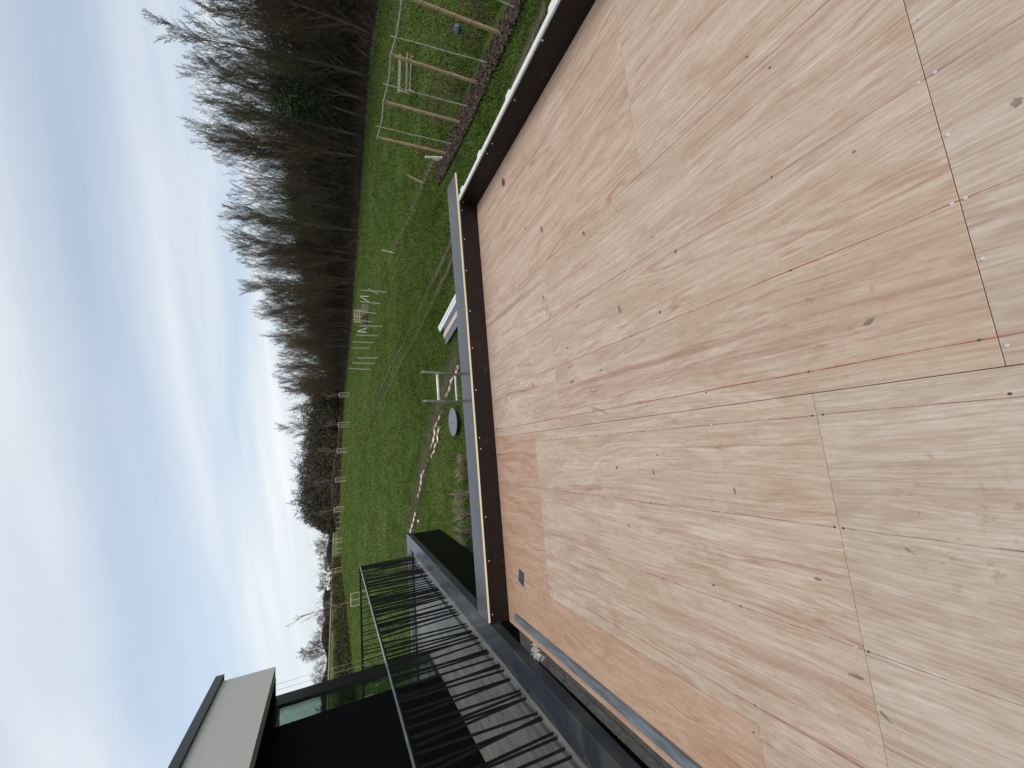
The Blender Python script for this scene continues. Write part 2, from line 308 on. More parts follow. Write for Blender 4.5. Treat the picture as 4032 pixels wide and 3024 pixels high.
# ------------------------------------------------------------------ mesh helpers
class MB:
    def __init__(s): s.v = []; s.f = []
    def box(s, x0, x1, y0, y1, z0, z1):
        k = len(s.v); s.v += [(x0, y0, z0), (x1, y0, z0), (x1, y1, z0), (x0, y1, z0), (x0, y0, z1), (x1, y0, z1), (x1, y1, z1), (x0, y1, z1)]
        s.f += [tuple(k + i for i in q) for q in ((0, 3, 2, 1), (4, 5, 6, 7), (0, 1, 5, 4), (1, 2, 6, 5), (2, 3, 7, 6), (3, 0, 4, 7))]; return s
    def prism(s, poly, z0, z1):
        k = len(s.v); n = len(poly); s.v += [(p[0], p[1], z0) for p in poly] + [(p[0], p[1], z1) for p in poly]
        s.f.append(tuple(k + n - 1 - i for i in range(n))); s.f.append(tuple(k + n + i for i in range(n)))
        for i in range(n): j = (i + 1) % n; s.f.append((k + i, k + j, k + n + j, k + n + i))
        return s
    def tube(s, pts, rads, n=6, cap=True, sq=None):
        pts = [Vector(p) for p in pts]; k0 = len(s.v); prev = None
        for i, p in enumerate(pts):
            t = (pts[min(i + 1, len(pts) - 1)] - pts[max(i - 1, 0)]).normalized()
            if prev is None:
                a = Vector((1, 0, 0)) if abs(t.x) < 0.8 else Vector((0, 1, 0))
                a = (a - t * a.dot(t)).normalized()
            else: a = (prev - t * prev.dot(t)).normalized()
            prev = a; b = t.cross(a)
            r = rads[i] if isinstance(rads, (list, tuple)) else rads
            for j in range(n):
                th = 2 * math.pi * (j + 0.5) / n
                s.v.append(tuple(p + a * (r * math.cos(th)) + b * (r * math.sin(th))))
        for i in range(len(pts) - 1):
            for j in range(n):
                q = (j + 1) % n; s.f.append((k0 + i * n + j, k0 + i * n + q, k0 + (i + 1) * n + q, k0 + (i + 1) * n + j))
        if cap: s.f.append(tuple(k0 + n - 1 - j for j in range(n))); s.f.append(tuple(k0 + (len(pts) - 1) * n + j for j in range(n)))
        return s
    def bar(s, a, b, wx, wy):
        """rectangular bar with ends a, b"""
        a = Vector(a); b = Vector(b); t = (b - a).normalized(); e = Vector((1, 0, 0)) if abs(t.x) < 0.9 else Vector((0, 1, 0))
        e = (e - t * e.dot(t)).normalized(); g = t.cross(e); k = len(s.v)
        for p in (a, b):
            for sx, sy in ((-1, -1), (1, -1), (1, 1), (-1, 1)): s.v.append(tuple(p + e * (sx * wx / 2) + g * (sy * wy / 2)))
        s.f += [tuple(k + i for i in q) for q in ((3, 2, 1, 0), (4, 5, 6, 7), (0, 1, 5, 4), (1, 2, 6, 5), (2, 3, 7, 6), (3, 0, 4, 7))]; return s
    def ball(s, c, r, nu=14, nv=9, sq=1.0):
        k = len(s.v)
        for i in range(nv + 1):
            ph = math.pi * i / nv
            for j in range(nu): th = 2 * math.pi * j / nu; s.v.append((c[0] + r * math.sin(ph) * math.cos(th), c[1] + r * math.sin(ph) * math.sin(th), c[2] - r * sq * math.cos(ph)))
        for i in range(nv):
            for j in range(nu): q = (j + 1) % nu; s.f.append((k + i * nu + j, k + i * nu + q, k + (i + 1) * nu + q, k + (i + 1) * nu + j))
        return s
def wl(o):
    p = Vector((0, 0, 0))
    while o is not None: p += o.location; o = o.parent
    return p
def obj(name, mb, mat, parent=None, loc=(0, 0, 0), smooth=False, bevel=0.0):
    """links one mesh; vertices are given in world coordinates, the origin goes to the parent's base or to loc"""
    off = wl(parent) if parent is not None else Vector(loc)
    me = bpy.data.meshes.new(name)
    if isinstance(mb, MB): me.from_pydata([(v[0] - off.x, v[1] - off.y, v[2] - off.z) for v in mb.v], [], mb.f)
    else: me = mb
    me.materials.append(M[mat] if isinstance(mat, str) else mat)
    if smooth:
        me.polygons.foreach_set('use_smooth', [True] * len(me.polygons))
    o = bpy.data.objects.new(name, me); COL.objects.link(o)
    if parent is not None: o.parent = parent
    else: o.location = loc
    if bevel:
        md = o.modifiers.new('bevel', 'BEVEL'); md.width = bevel; md.segments = 2; md.limit_method = 'ANGLE'
    return o
def tag(o, label, cat, group=None):
    o['label'] = label; o['category'] = cat
    if group: o['group'] = group
    return o
def thing(name, label, cat, loc=(0, 0, 0), group=None):
    o = bpy.data.objects.new(name, None); COL.objects.link(o); o.location = loc; o.empty_display_size = 0.2
    return tag(o, label, cat, group)
def kind(o, k): o['kind'] = k; return o
def np_mesh(name, V, F):
    """V (n,3) float, F (m,k) int with constant k"""
    me = bpy.data.meshes.new(name); V = np.ascontiguousarray(V, np.float32); F = np.ascontiguousarray(F, np.int32); k = F.shape[1]
    me.vertices.add(len(V)); me.vertices.foreach_set('co', V.ravel())
    me.loops.add(F.size); me.loops.foreach_set('vertex_index', F.ravel())
    me.polygons.add(len(F)); me.polygons.foreach_set('loop_start', np.arange(0, F.size, k, dtype=np.int32))
    me.update(calc_edges=True); me.validate(); return me
_ones = ['', 'first', 'second', 'third', 'fourth', 'fifth', 'sixth', 'seventh', 'eighth', 'ninth']
ORD = ['first', 'second', 'third', 'fourth', 'fifth', 'sixth', 'seventh', 'eighth', 'ninth', 'tenth', 'eleventh', 'twelfth',
       'thirteenth', 'fourteenth', 'fifteenth', 'sixteenth', 'seventeenth', 'eighteenth', 'nineteenth', 'twentieth', 'twenty-first',
       'twenty-second', 'twenty-third', 'twenty-fourth', 'twenty-fifth', 'twenty-sixth', 'twenty-seventh', 'twenty-eighth', 'twenty-ninth', 'thirtieth',
       'thirty-first', 'thirty-second', 'thirty-third', 'thirty-fourth', 'thirty-fifth', 'thirty-sixth', 'thirty-seventh', 'thirty-eighth', 'thirty-ninth', 'fortieth'] + [p + '-' + o for p in ('forty', 'fifty', 'sixty', 'seventy') for o in _ones[1:]]

# ------------------------------------------------------------------ terrain
EDGE = np.array([(33, -40), (33.5, -5), (34.5, 14), (36.5, 25), (40, 36), (37, 45), (31.5, 61), (27, 80), (23.5, 98), (18, 138), (2, 150), (-20, 156), (-34, 160)], float)   # foot of the wood
def sstep(a, b, x): t = np.clip((x - a) / (b - a), 0, 1); return t * t * (3 - 2 * t)
def edge_x(y):
    """x of the wood's foot for a given y (right hand flank only)"""
    return np.interp(y, EDGE[:10, 1], EDGE[:10, 0])
def gz(x, y):
    x = np.asarray(x, float); y = np.asarray(y, float)
    s = sstep(10, 62, y)
    z = -2.7 + 0.056 * np.maximum(0, 17 - x) * s
    r = np.hypot(x, y)
    # the wood stands on a bank
    d = x - edge_x(np.minimum(y, 138.0))
    hb = np.interp(y, [-40, 20, 45, 62, 98, 138, 170], [8.5, 8.5, 8.2, 7.2, 6.0, 4.0, 2.0])
    z = z + hb * sstep(1.0, 16.0, d)
    # crest of the far field, falling away behind it
    z = z - 0.05 * np.maximum(0, r - 255)
    return np.where(r > 900, np.minimum(z, -30), np.maximum(z, -30))
def gzf(x, y): return float(gz(x, y))
NR, NA = 240, 300
rr = np.concatenate([[0.0], 0.4 * (2200 / 0.4) ** (np.arange(NR) / (NR - 1))]); an = np.linspace(0, 2 * math.pi, NA, endpoint=False)
RR, AA = np.meshgrid(rr[1:], an, indexing='ij')
VX = (RR * np.sin(AA)).ravel(); VY = (RR * np.cos(AA)).ravel()
VZ = gz(VX, VY) + 0.05 * np.sin(VX * 0.7 + 1.3 * np.sin(VY * 0.31)) * np.cos(VY * 0.53) * sstep(9, 20, np.hypot(VX, VY))
V = np.stack([VX, VY, VZ], 1); idx = np.arange(NR * NA).reshape(NR, NA)
a_ = idx[:-1, :].ravel(); b_ = idx[1:, :].ravel(); c_ = np.roll(idx, -1, 1)[1:, :].ravel(); d_ = np.roll(idx, -1, 1)[:-1, :].ravel()
me = np_mesh('ground', V, np.stack([a_, d_, c_, b_], 1)); me.polygons.foreach_set('use_smooth', [True] * len(me.polygons))
ground = kind(obj('ground', me, 'grass'), 'structure')

def strip(name, pts, w, mat, lift=0.03, seg=0.5, wob=0.0, across=6, kindv='structure'):
    """a soft-edged ribbon laid on the ground"""
    P = [Vector((p[0], p[1])) for p in pts]; Q = []
    for a, b in zip(P[:-1], P[1:]):
        n = max(1, int((b - a).length / seg))
        for i in range(n): Q.append(a.lerp(b, i / n))
    Q.append(P[-1]); V = []; F = []; E = []
    for i, q in enumerate(Q):
        t = (Q[min(i + 1, len(Q) - 1)] - Q[max(i - 1, 0)]).normalized(); nrm = Vector((-t.y, t.x)); ww = w * (1 + wob * math.sin(i * 0.37) * math.sin(i * 0.113 + 2))
        for j in range(across + 1):
            s = j / across - 0.5; p = q + nrm * (s * ww); V.append((p.x, p.y, gzf(p.x, p.y) + lift + 0.055)); E.append(1 - abs(s) * 2)
    for i in range(len(Q) - 1):
        for j in range(across): k = i * (across + 1) + j; F.append((k, k + 1, k + across + 2, k + across + 1))
    me = np_mesh(name, np.array(V), np.array(F)); at = me.attributes.new('edge', 'FLOAT', 'POINT'); at.data.foreach_set('value', np.array(E, np.float32))
    return kind(obj(name, me, mat), kindv)
strip('tyre_track', [(9.4, 6.0), (8.4, 11.0), (7.75, 15.5), (7.6, 17.8), (7.28, 20.7), (6.86, 24.6), (6.5, 29.8), (5.7, 35.5), (4.4, 41), (2.0, 47)], 0.75, 'mud', 0.030)
strip('tyre_track', [(8.6, 6.0), (7.7, 11.0), (7.1, 14.5), (6.85, 16.4), (6.55, 18.9), (6.2, 21), (5.95, 24.8), (5.5, 27.8), (4.8, 33), (4.0, 38)], 0.65, 'mud', 0.030)
strip('worn_track', [(5.9, 30), (5.4, 36), (3.6, 44), (0.5, 52), (-3.5, 58)], 3.2, 'mud_soft', 0.024, 1.0)
strip('worn_path', [(4.2, 11.2), (3.3, 14.4), (2.4, 16.3), (1.3, 18.2), (0.2, 19.6), (-1.1, 21.2), (-2.7, 22.9), (-4.6, 24.9), (-7.5, 27)], 2.6, 'worn', 0.026, 0.5)
strip('dry_grass_line', [(12.7, 15.3), (13.0, 17.3), (13.15, 18.8), (13.45, 21.5), (14.0, 24.8), (14.3, 27.7), (15.0, 34.8), (15.4, 41), (16, 48), (18, 60)], 0.55, 'mud_dry', 0.028)
strip('wood_margin', [(33.2, 0), (34.0, 14), (36.0, 25), (39.2, 36), (36.3, 45), (30.9, 61), (26.4, 80), (22.9, 98), (17.4, 138), (2, 149), (-20, 155), (-34, 159)], 0.7, 'mud_dry', 0.03, 2.0)
# brown field on the far crest
V = []; F = []; azs = np.radians(np.linspace(-34, -8.2, 60)); rs = np.linspace(216, 262, 8)
for a in azs:
    for r in rs: x, y = r * math.sin(a), r * math.cos(a); V.append((x, y, gzf(x, y) + 0.25))
for i in range(len(azs) - 1):
    for j in range(len(rs) - 1): k = i * 8 + j; F.append((k, k + 8, k + 9, k + 1))
kind(obj('ploughed_field', np_mesh('ploughed_field', np.array(V), np.array(F)), 'plough'), 'structure')
# bark mulch bed below the trellis
MULCH = [(10.55, 5.5), (10.54, 8.0), (10.66, 9.5), (10.70, 10.9), (11.05, 13.5), (11.36, 15.2), (11.80, 15.0), (12.15, 14.6), (11.88, 12.3), (11.58, 10.2), (11.4, 8.6), (11.25, 7.4), (11.1, 5.5)]
kind(obj('mulch_bed', MB().prism(MULCH, -2.75, -2.615), 'mulch'), 'structure')

def chips_mesh(n):
    P_ = np.array([(p[0], p[1]) for p in MULCH]); yy = np.random.uniform(5.6, 15.1, n)
    x0 = np.interp(yy, P_[:6, 1], P_[:6, 0]); fb = P_[6:][::-1]; x1 = np.interp(yy, fb[:, 1], fb[:, 0]); t = np.random.random(n) * 1.16 - 0.08
    c = np.stack([x0 + (x1 - x0) * t, yy, np.full(n, -2.607) + np.random.random(n) * 0.02], 1); th = np.random.uniform(0, 6.28, n); L = np.random.uniform(0.025, 0.06, n)
    a = np.stack([np.cos(th) * L, np.sin(th) * L, np.random.normal(0, .012, n)], 1); b = np.stack([-np.sin(th) * L * .45, np.cos(th) * L * .45, np.random.normal(0, .012, n)], 1)
    return np_mesh('bark_chips', np.stack([c - a - b, c + a - b, c + a + b, c - a + b], 1).reshape(-1, 3), np.arange(n * 4).reshape(n, 4))
_m = chips_mesh(9000); _m.materials.append(M['mulch']); _m.materials.append(M['leaf_dead']); _m.materials.append(M['chip_pale'])
_m.polygons.foreach_set('material_index', np.random.choice([0, 0, 0, 1, 1, 2], len(_m.polygons)).astype(np.int32))
_o = bpy.data.objects.new('bark_chips', _m); COL.objects.link(_o); kind(_o, 'stuff')
# ------------------------------------------------------------------ grass blades over the visible field (stuff)
def blades(name, n, gen, hmin, hmax, w, mat, lean=0.5, far=False):
    xy = gen(n); z = gz(xy[:, 0], xy[:, 1]) + 0.02; h = np.random.uniform(hmin, hmax, n)
    if far: g_ = (np.hypot(xy[:, 0], xy[:, 1]) / 12.0) ** 0.6; h = h * g_; w = w * g_
    th = np.random.uniform(0, 2 * math.pi, n)
    dx, dy = np.cos(th) * w / 2, np.sin(th) * w / 2; lx = np.random.normal(0, lean, n) * h; ly = np.random.normal(0, lean, n) * h
    V = np.empty((n, 3, 3)); V[:, 0] = np.stack([xy[:, 0] - dx, xy[:, 1] - dy, z], 1); V[:, 1] = np.stack([xy[:, 0] + dx, xy[:, 1] + dy, z], 1); V[:, 2] = np.stack([xy[:, 0] + lx, xy[:, 1] + ly, z + h], 1)
    return kind(obj(name, np_mesh(name, V.reshape(-1, 3), np.arange(n * 3).reshape(n, 3)), mat), 'stuff')
def field_xy(n):
    d = 8 * (150 / 8.0) ** (np.random.random(n) ** 1.12); az = np.radians(np.random.uniform(-34, 60, n)); xy = np.stack([d * np.sin(az), d * np.cos(az)], 1)
    ok = (xy[:, 0] < edge_x(np.minimum(xy[:, 1], 138)) - 0.5) & ~((xy[:, 0] < -2.2) & (xy[:, 1] < 12)); 
    m = (xy[:, 0] > 10.62) & (xy[:, 0] < 11.75 + 0.03 * xy[:, 1]) & (xy[:, 1] < 15); xy[m, 0] += 1.6
    xy[~ok] = (8, 20); xy[~ok] += np.random.normal(0, 3, (np.sum(~ok), 2)); return xy
gb = blades('grass', 190000, field_xy, 0.030, 0.085, 0.05, 'grass', far=True)
blades('pale_grass', 100000, field_xy, 0.035, 0.10, 0.04, 'grass_pale', far=True)
def margin_xy(n):
    t = np.random.random(n); y = -5 + 143 * t; x = edge_x(y) - np.abs(np.random.normal(0, 0.5, n)) + 0.3; return np.stack([x, y], 1)
blades('dry_margin_grass', 3500, margin_xy, 0.1, 0.4, 0.04, 'dry_grass', 0.3)
def line_xy(n):
    L = np.array([(12.7, 15.3), (13.0, 17.3), (13.15, 18.8), (13.45, 21.5), (14.0, 24.8), (14.3, 27.7), (15.0, 34.8), (15.4, 41)]); t = np.random.random(n) ** 1.4
    s = np.linspace(0, 1, len(L)); return np.stack([np.interp(t, s, L[:, 0]) + np.random.normal(0, 0.16, n), np.interp(t, s, L[:, 1])], 1)
blades('tall_dry_grass', 900, line_xy, 0.08, 0.30, 0.022, 'dry_grass', 0.5)

# ------------------------------------------------------------------ flat roof of plywood sheets
YF = 4.44
roof = thing('flat_roof', 'pinkish plywood flat roof deck in the foreground, laid in large sheets', 'roof', (0.6, 1.0, 0))
def sheet(x0, x1, y0, y1, mat, dz=0.0):
    g = random.choice((0.0008, 0.0010, 0.0011)); h = 0.0014
    mb = MB().box(x0 + h, x1 - h, y0 + g, y1 - g, -0.018 + dz, dz)
    return obj('plywood_sheet', mb, mat, roof, bevel=0.0012)
XS = (-1.95, -1.40, 0.10, 1.605, 3.118)
sheet(XS[0], XS[1], 3.92, YF - 0.002, 'ply_warm'); sheet(XS[0], XS[1], 1.46, 3.92, 'ply_warm', -0.0005); sheet(XS[0], XS[1], -1.04, 1.46, 'ply_main', -0.0009)
sheet(XS[1], XS[2], 3.42, YF - 0.002, 'ply_warm', -0.0006); sheet(XS[1], XS[2], 0.954, 3.42, 'ply_mid'); sheet(XS[1], XS[2], -1.546, 0.954, 'ply_pale', 0.0004)
sheet(XS[2], XS[3], 2.93, YF - 0.002, 'ply_mid', -0.0004); sheet(XS[2], XS[3], 0.434, 2.93, 'ply_main'); sheet(XS[2], XS[3], -2.066, 0.434, 'ply_pale', -0.0005)
sheet(XS[3], XS[4], 1.67, YF - 0.002, 'ply_peach', -0.0006); sheet(XS[3], XS[4], -0.83, 1.67, 'ply_main', -0.0002)
obj('deck_base', MB().box(-1.93, 3.10, -2.2, YF - 0.01, -0.26, -0.021), 'ply_main', roof)
# chalk lines snapped over the joists
def chalk_line(x, y0, y1, w, mat, x1=None):
    x1 = x if x1 is None else x1; mb = MB(); n = 24
    for i in range(n + 1):
        t = i / n; xx = x + (x1 - x) * t + 0.0015 * math.sin(i * 2.1 + x * 7); y = y0 + (y1 - y0) * t; ww = w * (0.7 + 0.5 * rnd()); mb.v += [(xx - ww / 2, y, 0.0013), (xx + ww / 2, y, 0.0013)]
    mb.f = [(2 * i, 2 * i + 1, 2 * i + 3, 2 * i + 2) for i in range(n)]
    obj('chalk_line', mb, mat, roof)
chalk_line(0.190, -0.6, 4.42, 0.0052, 'chalk'); chalk_line(0.010, -0.6, 4.42, 0.0036, 'pencil'); chalk_line(-0.430, 0.96, 4.42, 0.0036, 'pencil')
chalk_line(-0.870, -0.6, 3.41, 0.0036, 'pencil'); chalk_line(-1.310, -0.6, 3.41, 0.0040, 'chalk'); chalk_line(1.070, -0.6, 4.42, 0.0034, 'pencil')
chalk_line(0.630, -0.6, 4.42, 0.0036, 'chalk'); chalk_line(1.700, -0.6, 2.6, 0.003, 'pencil'); chalk_line(-0.430, -0.6, 0.95, 0.0036, 'pencil')
SCR = [(0.63, 0.94), (0.19, 0.95), (0.19, 0.47), (0.16, 0.42), (0.43, 0.42), (0.01, 0.97), (0.01, 0.93), (0.02, 0.44), (-0.43, 0.97), (-0.43, 0.94), (-0.87, 0.98), (-0.87, 0.94), (-0.87, 1.45), (-1.31, 1.46), (-1.44, 1.49), (1.28, 0.41), (1.07, 0.41), (1.07, 0.45), (0.85, 0.42), (0.63, 0.42), (0.63, 0.45), (1.69, 0.94), (1.55, 0.86), (1.07, 0.94), (1.07, 1.44), (1.51, 1.92), (1.51, 2.44), (1.17, 1.65), (1.07, 1.92), (1.07, 2.43), (1.07, 2.92), (0.63, 1.44), (0.63, 1.94), (0.63, 2.44), (0.18, 1.45), (0.18, 2.44), (0.19, 1.94), (0.01, 1.95), (0.01, 1.45), (0.01, 2.44), (0.01, 2.94), (-0.14, 1.86), (-0.43, 2.94), (-0.43, 2.45), (-0.43, 1.97), (-0.43, 1.47), (-0.86, 2.93), (-0.87, 2.45), (-0.87, 1.95), (0.63, 2.96), (1.51, 2.96), (0.63, 3.45), (1.07, 3.45), (0.19, 3.45), (-0.43, 3.45), (-0.87, 3.46), (-1.31, 2.45), (-1.31, 2.95)]
for i, (x, y) in enumerate(SCR):
    bright = y < 0.46 and x > 0.1
    mb = MB(); mb.tube([(x, y, -0.002), (x, y, 0.0016)], 0.0052 if bright else 0.0046, 8); mb.tube([(x, y, 0.0012), (x, y, 0.0021)], 0.0024, 5)
    obj('screw', mb, 'screw' if (bright or i % 7 == 3) else 'screw_dark', roof)
# dried mud marks
def stain(x, y, rx, ry, rot=0):
    n = 18; p = []
    for i in range(n):
        th = 2 * math.pi * i / n; k = 0.75 + 0.4 * rnd(); u, v = rx * k * math.cos(th), ry * k * math.sin(th); p.append((x + u * math.cos(rot) - v * math.sin(rot), y + u * math.sin(rot) + v * math.cos(rot), 0.0011))
    mb = MB(); mb.v = p; mb.f = [tuple(range(n))]; obj('stain', mb, 'stain', roof)
for x, y, rx, ry, ro in ((-0.32, 1.38, 0.020, 0.007, 0.1), (-0.22, 2.25, 0.013, 0.012, 0), (-0.24, 1.91, 0.018, 0.011, 0.3), (-0.65, 1.07, 0.007, 0.016, 0), (-1.08, 0.93, 0.022, 0.007, 0.8), (-0.48, 0.75, 0.018, 0.005, 0.9), (-0.81, 1.59, 0.007, 0.01, 0), (-0.98, 1.0, 0.006, 0.03, 0.05), (0.97, 0.65, 0.006, 0.006, 0), (0.84, 0.28, 0.014, 0.011, 0), (0.46, 2.68, 0.012, 0.035, 0.2), (0.84, 2.02, 0.03, 0.014, 0.4), (1.55, 2.3, 0.03, 0.012, 0.5), (1.92, 2.9, 0.05, 0.02, 0.4), (2.1, 3.2, 0.03, 0.012, 0.7), (1.0, 1.5, 0.012, 0.012, 0), (-0.6, 2.2, 0.02, 0.008, 0.9), (0.55, 3.35, 0.03, 0.01, 0.2), (1.3, 3.0, 0.014, 0.03, 0.4), (0.33, 0.72, 0.01, 0.02, 0.5)):
    stain(x, y, rx, ry, ro)

# front upstand with a laid-on cap board
up = thing('front_upstand', 'dark brown film-faced board upstand along the far edge of the deck', 'upstand', (0.6, YF, 0))
obj('facing_board', MB().box(-1.93, 0.128, YF, YF + 0.018, -0.02, 0.226), 'film', up); obj('facing_board', MB().box(0.132, 3.119, YF, YF + 0.018, -0.02, 0.226), 'film', up)
obj('timber_core', MB().box(-1.93, 3.16, YF + 0.02, YF + 0.33, -0.5, 0.224), 'wall_low', up)
for x, z in ((3.02, .215), (2.62, .21), (2.20, .215), (1.67, .205), (1.2, .21), (.68, .205), (.11, .205), (-.02, .20), (-.79, .20), (-1.27, .20), (-1.83, .205)):
    mb = MB().tube([(x, YF + 0.002, z - 0.008), (x, YF - 0.003, z - 0.008)], [0.0085, 0.0075], 8); obj('screw', mb, 'screw', up)
for (x0, x1, y0, y1) in ((-1.905, 1.716, 4.437, 4.452), (1.722, 3.585, 4.453, 4.492)):
    cap = thing('cap_board', ('long' if x0 < 0 else 'short') + ' film-faced cap board lying on the front upstand, ' + ('left length reaching the terrace' if x0 < 0 else 'right length overhanging the corner'), 'board', ((x0 + x1) / 2, 4.6, 0.2265))
    poly = [(x0, y0), (x1, y1), (x1 + (0.01 if x0 > 0 else 0), y1 + 0.372), (x0, y0 + 0.352)]
    obj('plywood_core', MB().prism(poly, 0.2265, 0.2485), 'edge', cap)
    q = [(x0 + 0.001, y0 + 0.001), (x1 - 0.001, y1 + 0.001), (poly[2][0] - 0.001, poly[2][1] - 0.001), (x0 + 0.001, poly[3][1] - 0.001)]
    obj('film_face', MB().prism(q, 0.2486, 0.2500), 'film_top', cap)
# right hand upstand
ru = thing('side_upstand', 'dark brown board upstand with white top edge along the right side of the deck', 'upstand', (3.13, 1.5, 0))
obj('facing_board', MB().box(3.120, 3.136, -2.2, YF - 0.002, -0.02, 0.232), 'film', ru)
obj('white_edge_strip', MB().box(3.1365, 3.158, -2.2, YF - 0.004, 0.0, 0.250), 'white_edge', ru)
obj('white_edge_strip', MB().box(3.1605, 3.196, -2.2, YF - 0.03, 0.0, 0.247), 'white_edge', ru)
obj('timber_core', MB().box(3.198, 3.40, -2.2, YF - 0.05, -0.5, 0.15), 'wall_low', ru)
for y in (2.05, 2.86, 3.66, 1.24, 0.44, 4.3):
    obj('spacer_block', MB().prism([(3.1965, y - 0.05), (3.240, y - 0.04), (3.240, y + 0.03), (3.1965, y + 0.05)], 0.12, 0.244), 'white_edge', ru)
for y, z in ((2.23, .23), (2.80, .21), (3.36, .21), (3.51, .21), (4.40, .20), (1.6, .21), (1.0, .21)):
    obj('screw', MB().tube([(3.122, y, z - 0.005), (3.117, y, z - 0.005)], [0.0085, 0.0075], 8), 'screw', ru)

# building below the deck
lo = thing('extension_wall', 'grey masonry walls of the extension carrying the plywood deck', 'wall', (0.6, 1.2, -2.7))
obj('front_wall', MB().box(-1.95, 3.40, 4.50, 4.76, -2.7, -0.502), 'wall_low', lo); obj('side_wall', MB().box(3.14, 3.40, -2.2, 4.498, -2.7, -0.502), 'wall_low', lo)

# loose things on the deck
bt = obj('lath', MB().prism([(-1.795, 4.22), (-1.865, 4.24), (-1.885, -0.6), (-1.815, -0.6)], 0.0008, 0.030), 'batten', None, (-1.83, 2, 0), bevel=0.003)
tag(bt, 'blue-grey wooden lath lying along the left edge of the plywood deck', 'lath')
ft = obj('foil_square', MB().prism([(-1.30, 4.05), (-1.32, 3.94), (-1.46, 3.97), (-1.43, 4.09)], 0.0006, 0.004), 'foil', None, (-1.38, 4.0, 0))
tag(ft, 'small dark grey square of roofing foil near the far left corner of the deck', 'foil')
mb = MB(); lx, ly = 2.87, 3.58
for i in range(9):
    t = i / 8; w = 0.030 * math.sin(math.pi * min(1, t * 1.05)) + 0.001; z = 0.004 + 0.012 * (t - 0.5) ** 2 * 4
    mb.v += [(lx - 0.05 + 0.10 * t, ly - w, z + 0.006), (lx - 0.05 + 0.10 * t, ly, z), (lx - 0.05 + 0.10 * t, ly + w, z + 0.007)]
for i in range(8): k = i * 3; mb.f += [(k, k + 3, k + 4, k + 1), (k + 1, k + 4, k + 5, k + 2)]
tag(obj('dead_leaf', mb, 'leaf_dead', None, (lx, ly, 0)), 'single curled brown leaf on the plywood by the right upstand', 'leaf')
tag(obj('wood_splinter', MB().tube([(0.57, 3.15, 0.006), (0.59, 3.165, 0.0065), (0.615, 3.195, 0.006)], [0.003, 0.0045, 0.002], 5), 'birch', None, (0.59, 3.17, 0)), 'small pale splinter of wood lying on the plywood seam', 'splinter')

# ------------------------------------------------------------------ brick strip between deck and terrace
br = thing('brick_ledge', 'sunken row of grey bricks between plywood deck and slate coping', 'ledge', (-2.1, 2.5, -0.2))
obj('mortar_bed', MB().box(-2.262, -1.96, -0.5, 4.50, -0.5, -0.163), 'mortar', br)
ys = [4.48, 4.05, 3.98, 3.56, 3.18, 2.77, 2.36, 1.95, 1.54, 1.13, 0.7, 0.3]
for i in range(len(ys) - 1):
    if i == 0: obj('brick', MB().box(-2.258, -1.97, ys[1] + 0.12, ys[0], -0.30, -0.125), 'brick', br, bevel=0.006); continue
    if i == 1: continue
    g = 0.005; obj('brick', MB().prism([(-2.256, ys[i + 1] + g + 0.06), (-2.165, ys[i + 1] + g - 0.03), (-2.165, ys[i] - g - 0.03), (-2.256, ys[i] - g + 0.06)], -0.21, -0.148 + U(-.003, .003)), 'brick', br, bevel=0.004)
for y0, y1 in ((3.9, 4.04), (3.42, 3.894), (2.72, 3.414), (2.1, 2.714), (1.3, 2.094), (0.4, 1.294)):
    obj('brick', MB().box(-2.158, -1.97, y0, y1, -0.21, -0.152 + U(-.004, .004)), 'brick', br, bevel=0.004)
mb = MB(); nx, ny = 14, 12
for i in range(nx):
    for j in range(ny):
        mb.v.append((-2.25 + 0.17 * i / (nx - 1), 4.02 + 0.17 * j / (ny - 1) + 0.02 * math.sin(i), -0.142 + 0.022 * rnd() + 0.012 * math.sin(i * 1.7 + j)))
for i in range(nx - 1):
    for j in range(ny - 1): k = i * ny + j; mb.f.append((k, k + ny, k + ny + 1, k + 1))
tag(obj('mortar_crumbs', mb, 'mortar', None, (-2.17, 4.1, -0.14)), 'crumpled pale mortar remains on the brick ledge', 'debris')

# ------------------------------------------------------------------ terrace of the neighbouring house wing
xo = lambda y: -2.345 + 0.0265 * y          # outer line of the coping
TZ = -0.05                                   # top of the tiles
YT = 11.10                                   # front edge of the terrace
ter = thing('terrace', 'black-clad raised terrace with slate coping and grey tiles left of the deck', 'terrace', (-4, 6, -0.9))
yj = [-0.6, 1.45, 4.50, 7.58, 10.55]
for a, b in zip(yj[:-1], yj[1:]):
    g = 0.003; obj('coping_stone', MB().prism([(xo(a) - 0.29, a + g), (xo(a), a + g), (xo(b), b - g), (xo(b) - 0.29, b - g)], -0.125, 0.0), 'coping', ter, bevel=0.004)
xs = [xo(10.8) , -4.6, -7.2, -9.8]
for a, b in zip(xs[:-1], xs[1:]):
    obj('coping_stone', MB().box(b + 0.003, a - 0.003, 10.556, YT - 0.25 + 0.26, -0.125, -0.001), 'coping', ter, bevel=0.004)
yp = [-0.6, 2.0, 4.85, 7.70, 11.07]
for a, b in zip(yp[:-1], yp[1:]):
    g = 0.004; obj('cladding_panel', MB().prism([(xo(a) - 0.07, a + g), (xo(a) - 0.028, a + g), (xo(b) - 0.028, b - g), (xo(b) - 0.07, b - g)], -0.87, -0.127), 'black_side', ter)
xq = [xo(11) - 0.074, -5.0, -7.6, -9.8]
for a, b in zip(xq[:-1], xq[1:]): obj('cladding_panel', MB().box(b + 0.004, a - 0.004, 11.03, 11.072, -0.87, -0.128), 'black_side', ter)
obj('slab', MB().prism([(xo(-0.6) - 0.075, -0.6), (xo(11.02) - 0.075, 11.02), (-9.8, 11.02), (-9.8, -0.6)], -0.86, -0.13), 'black_side', ter)
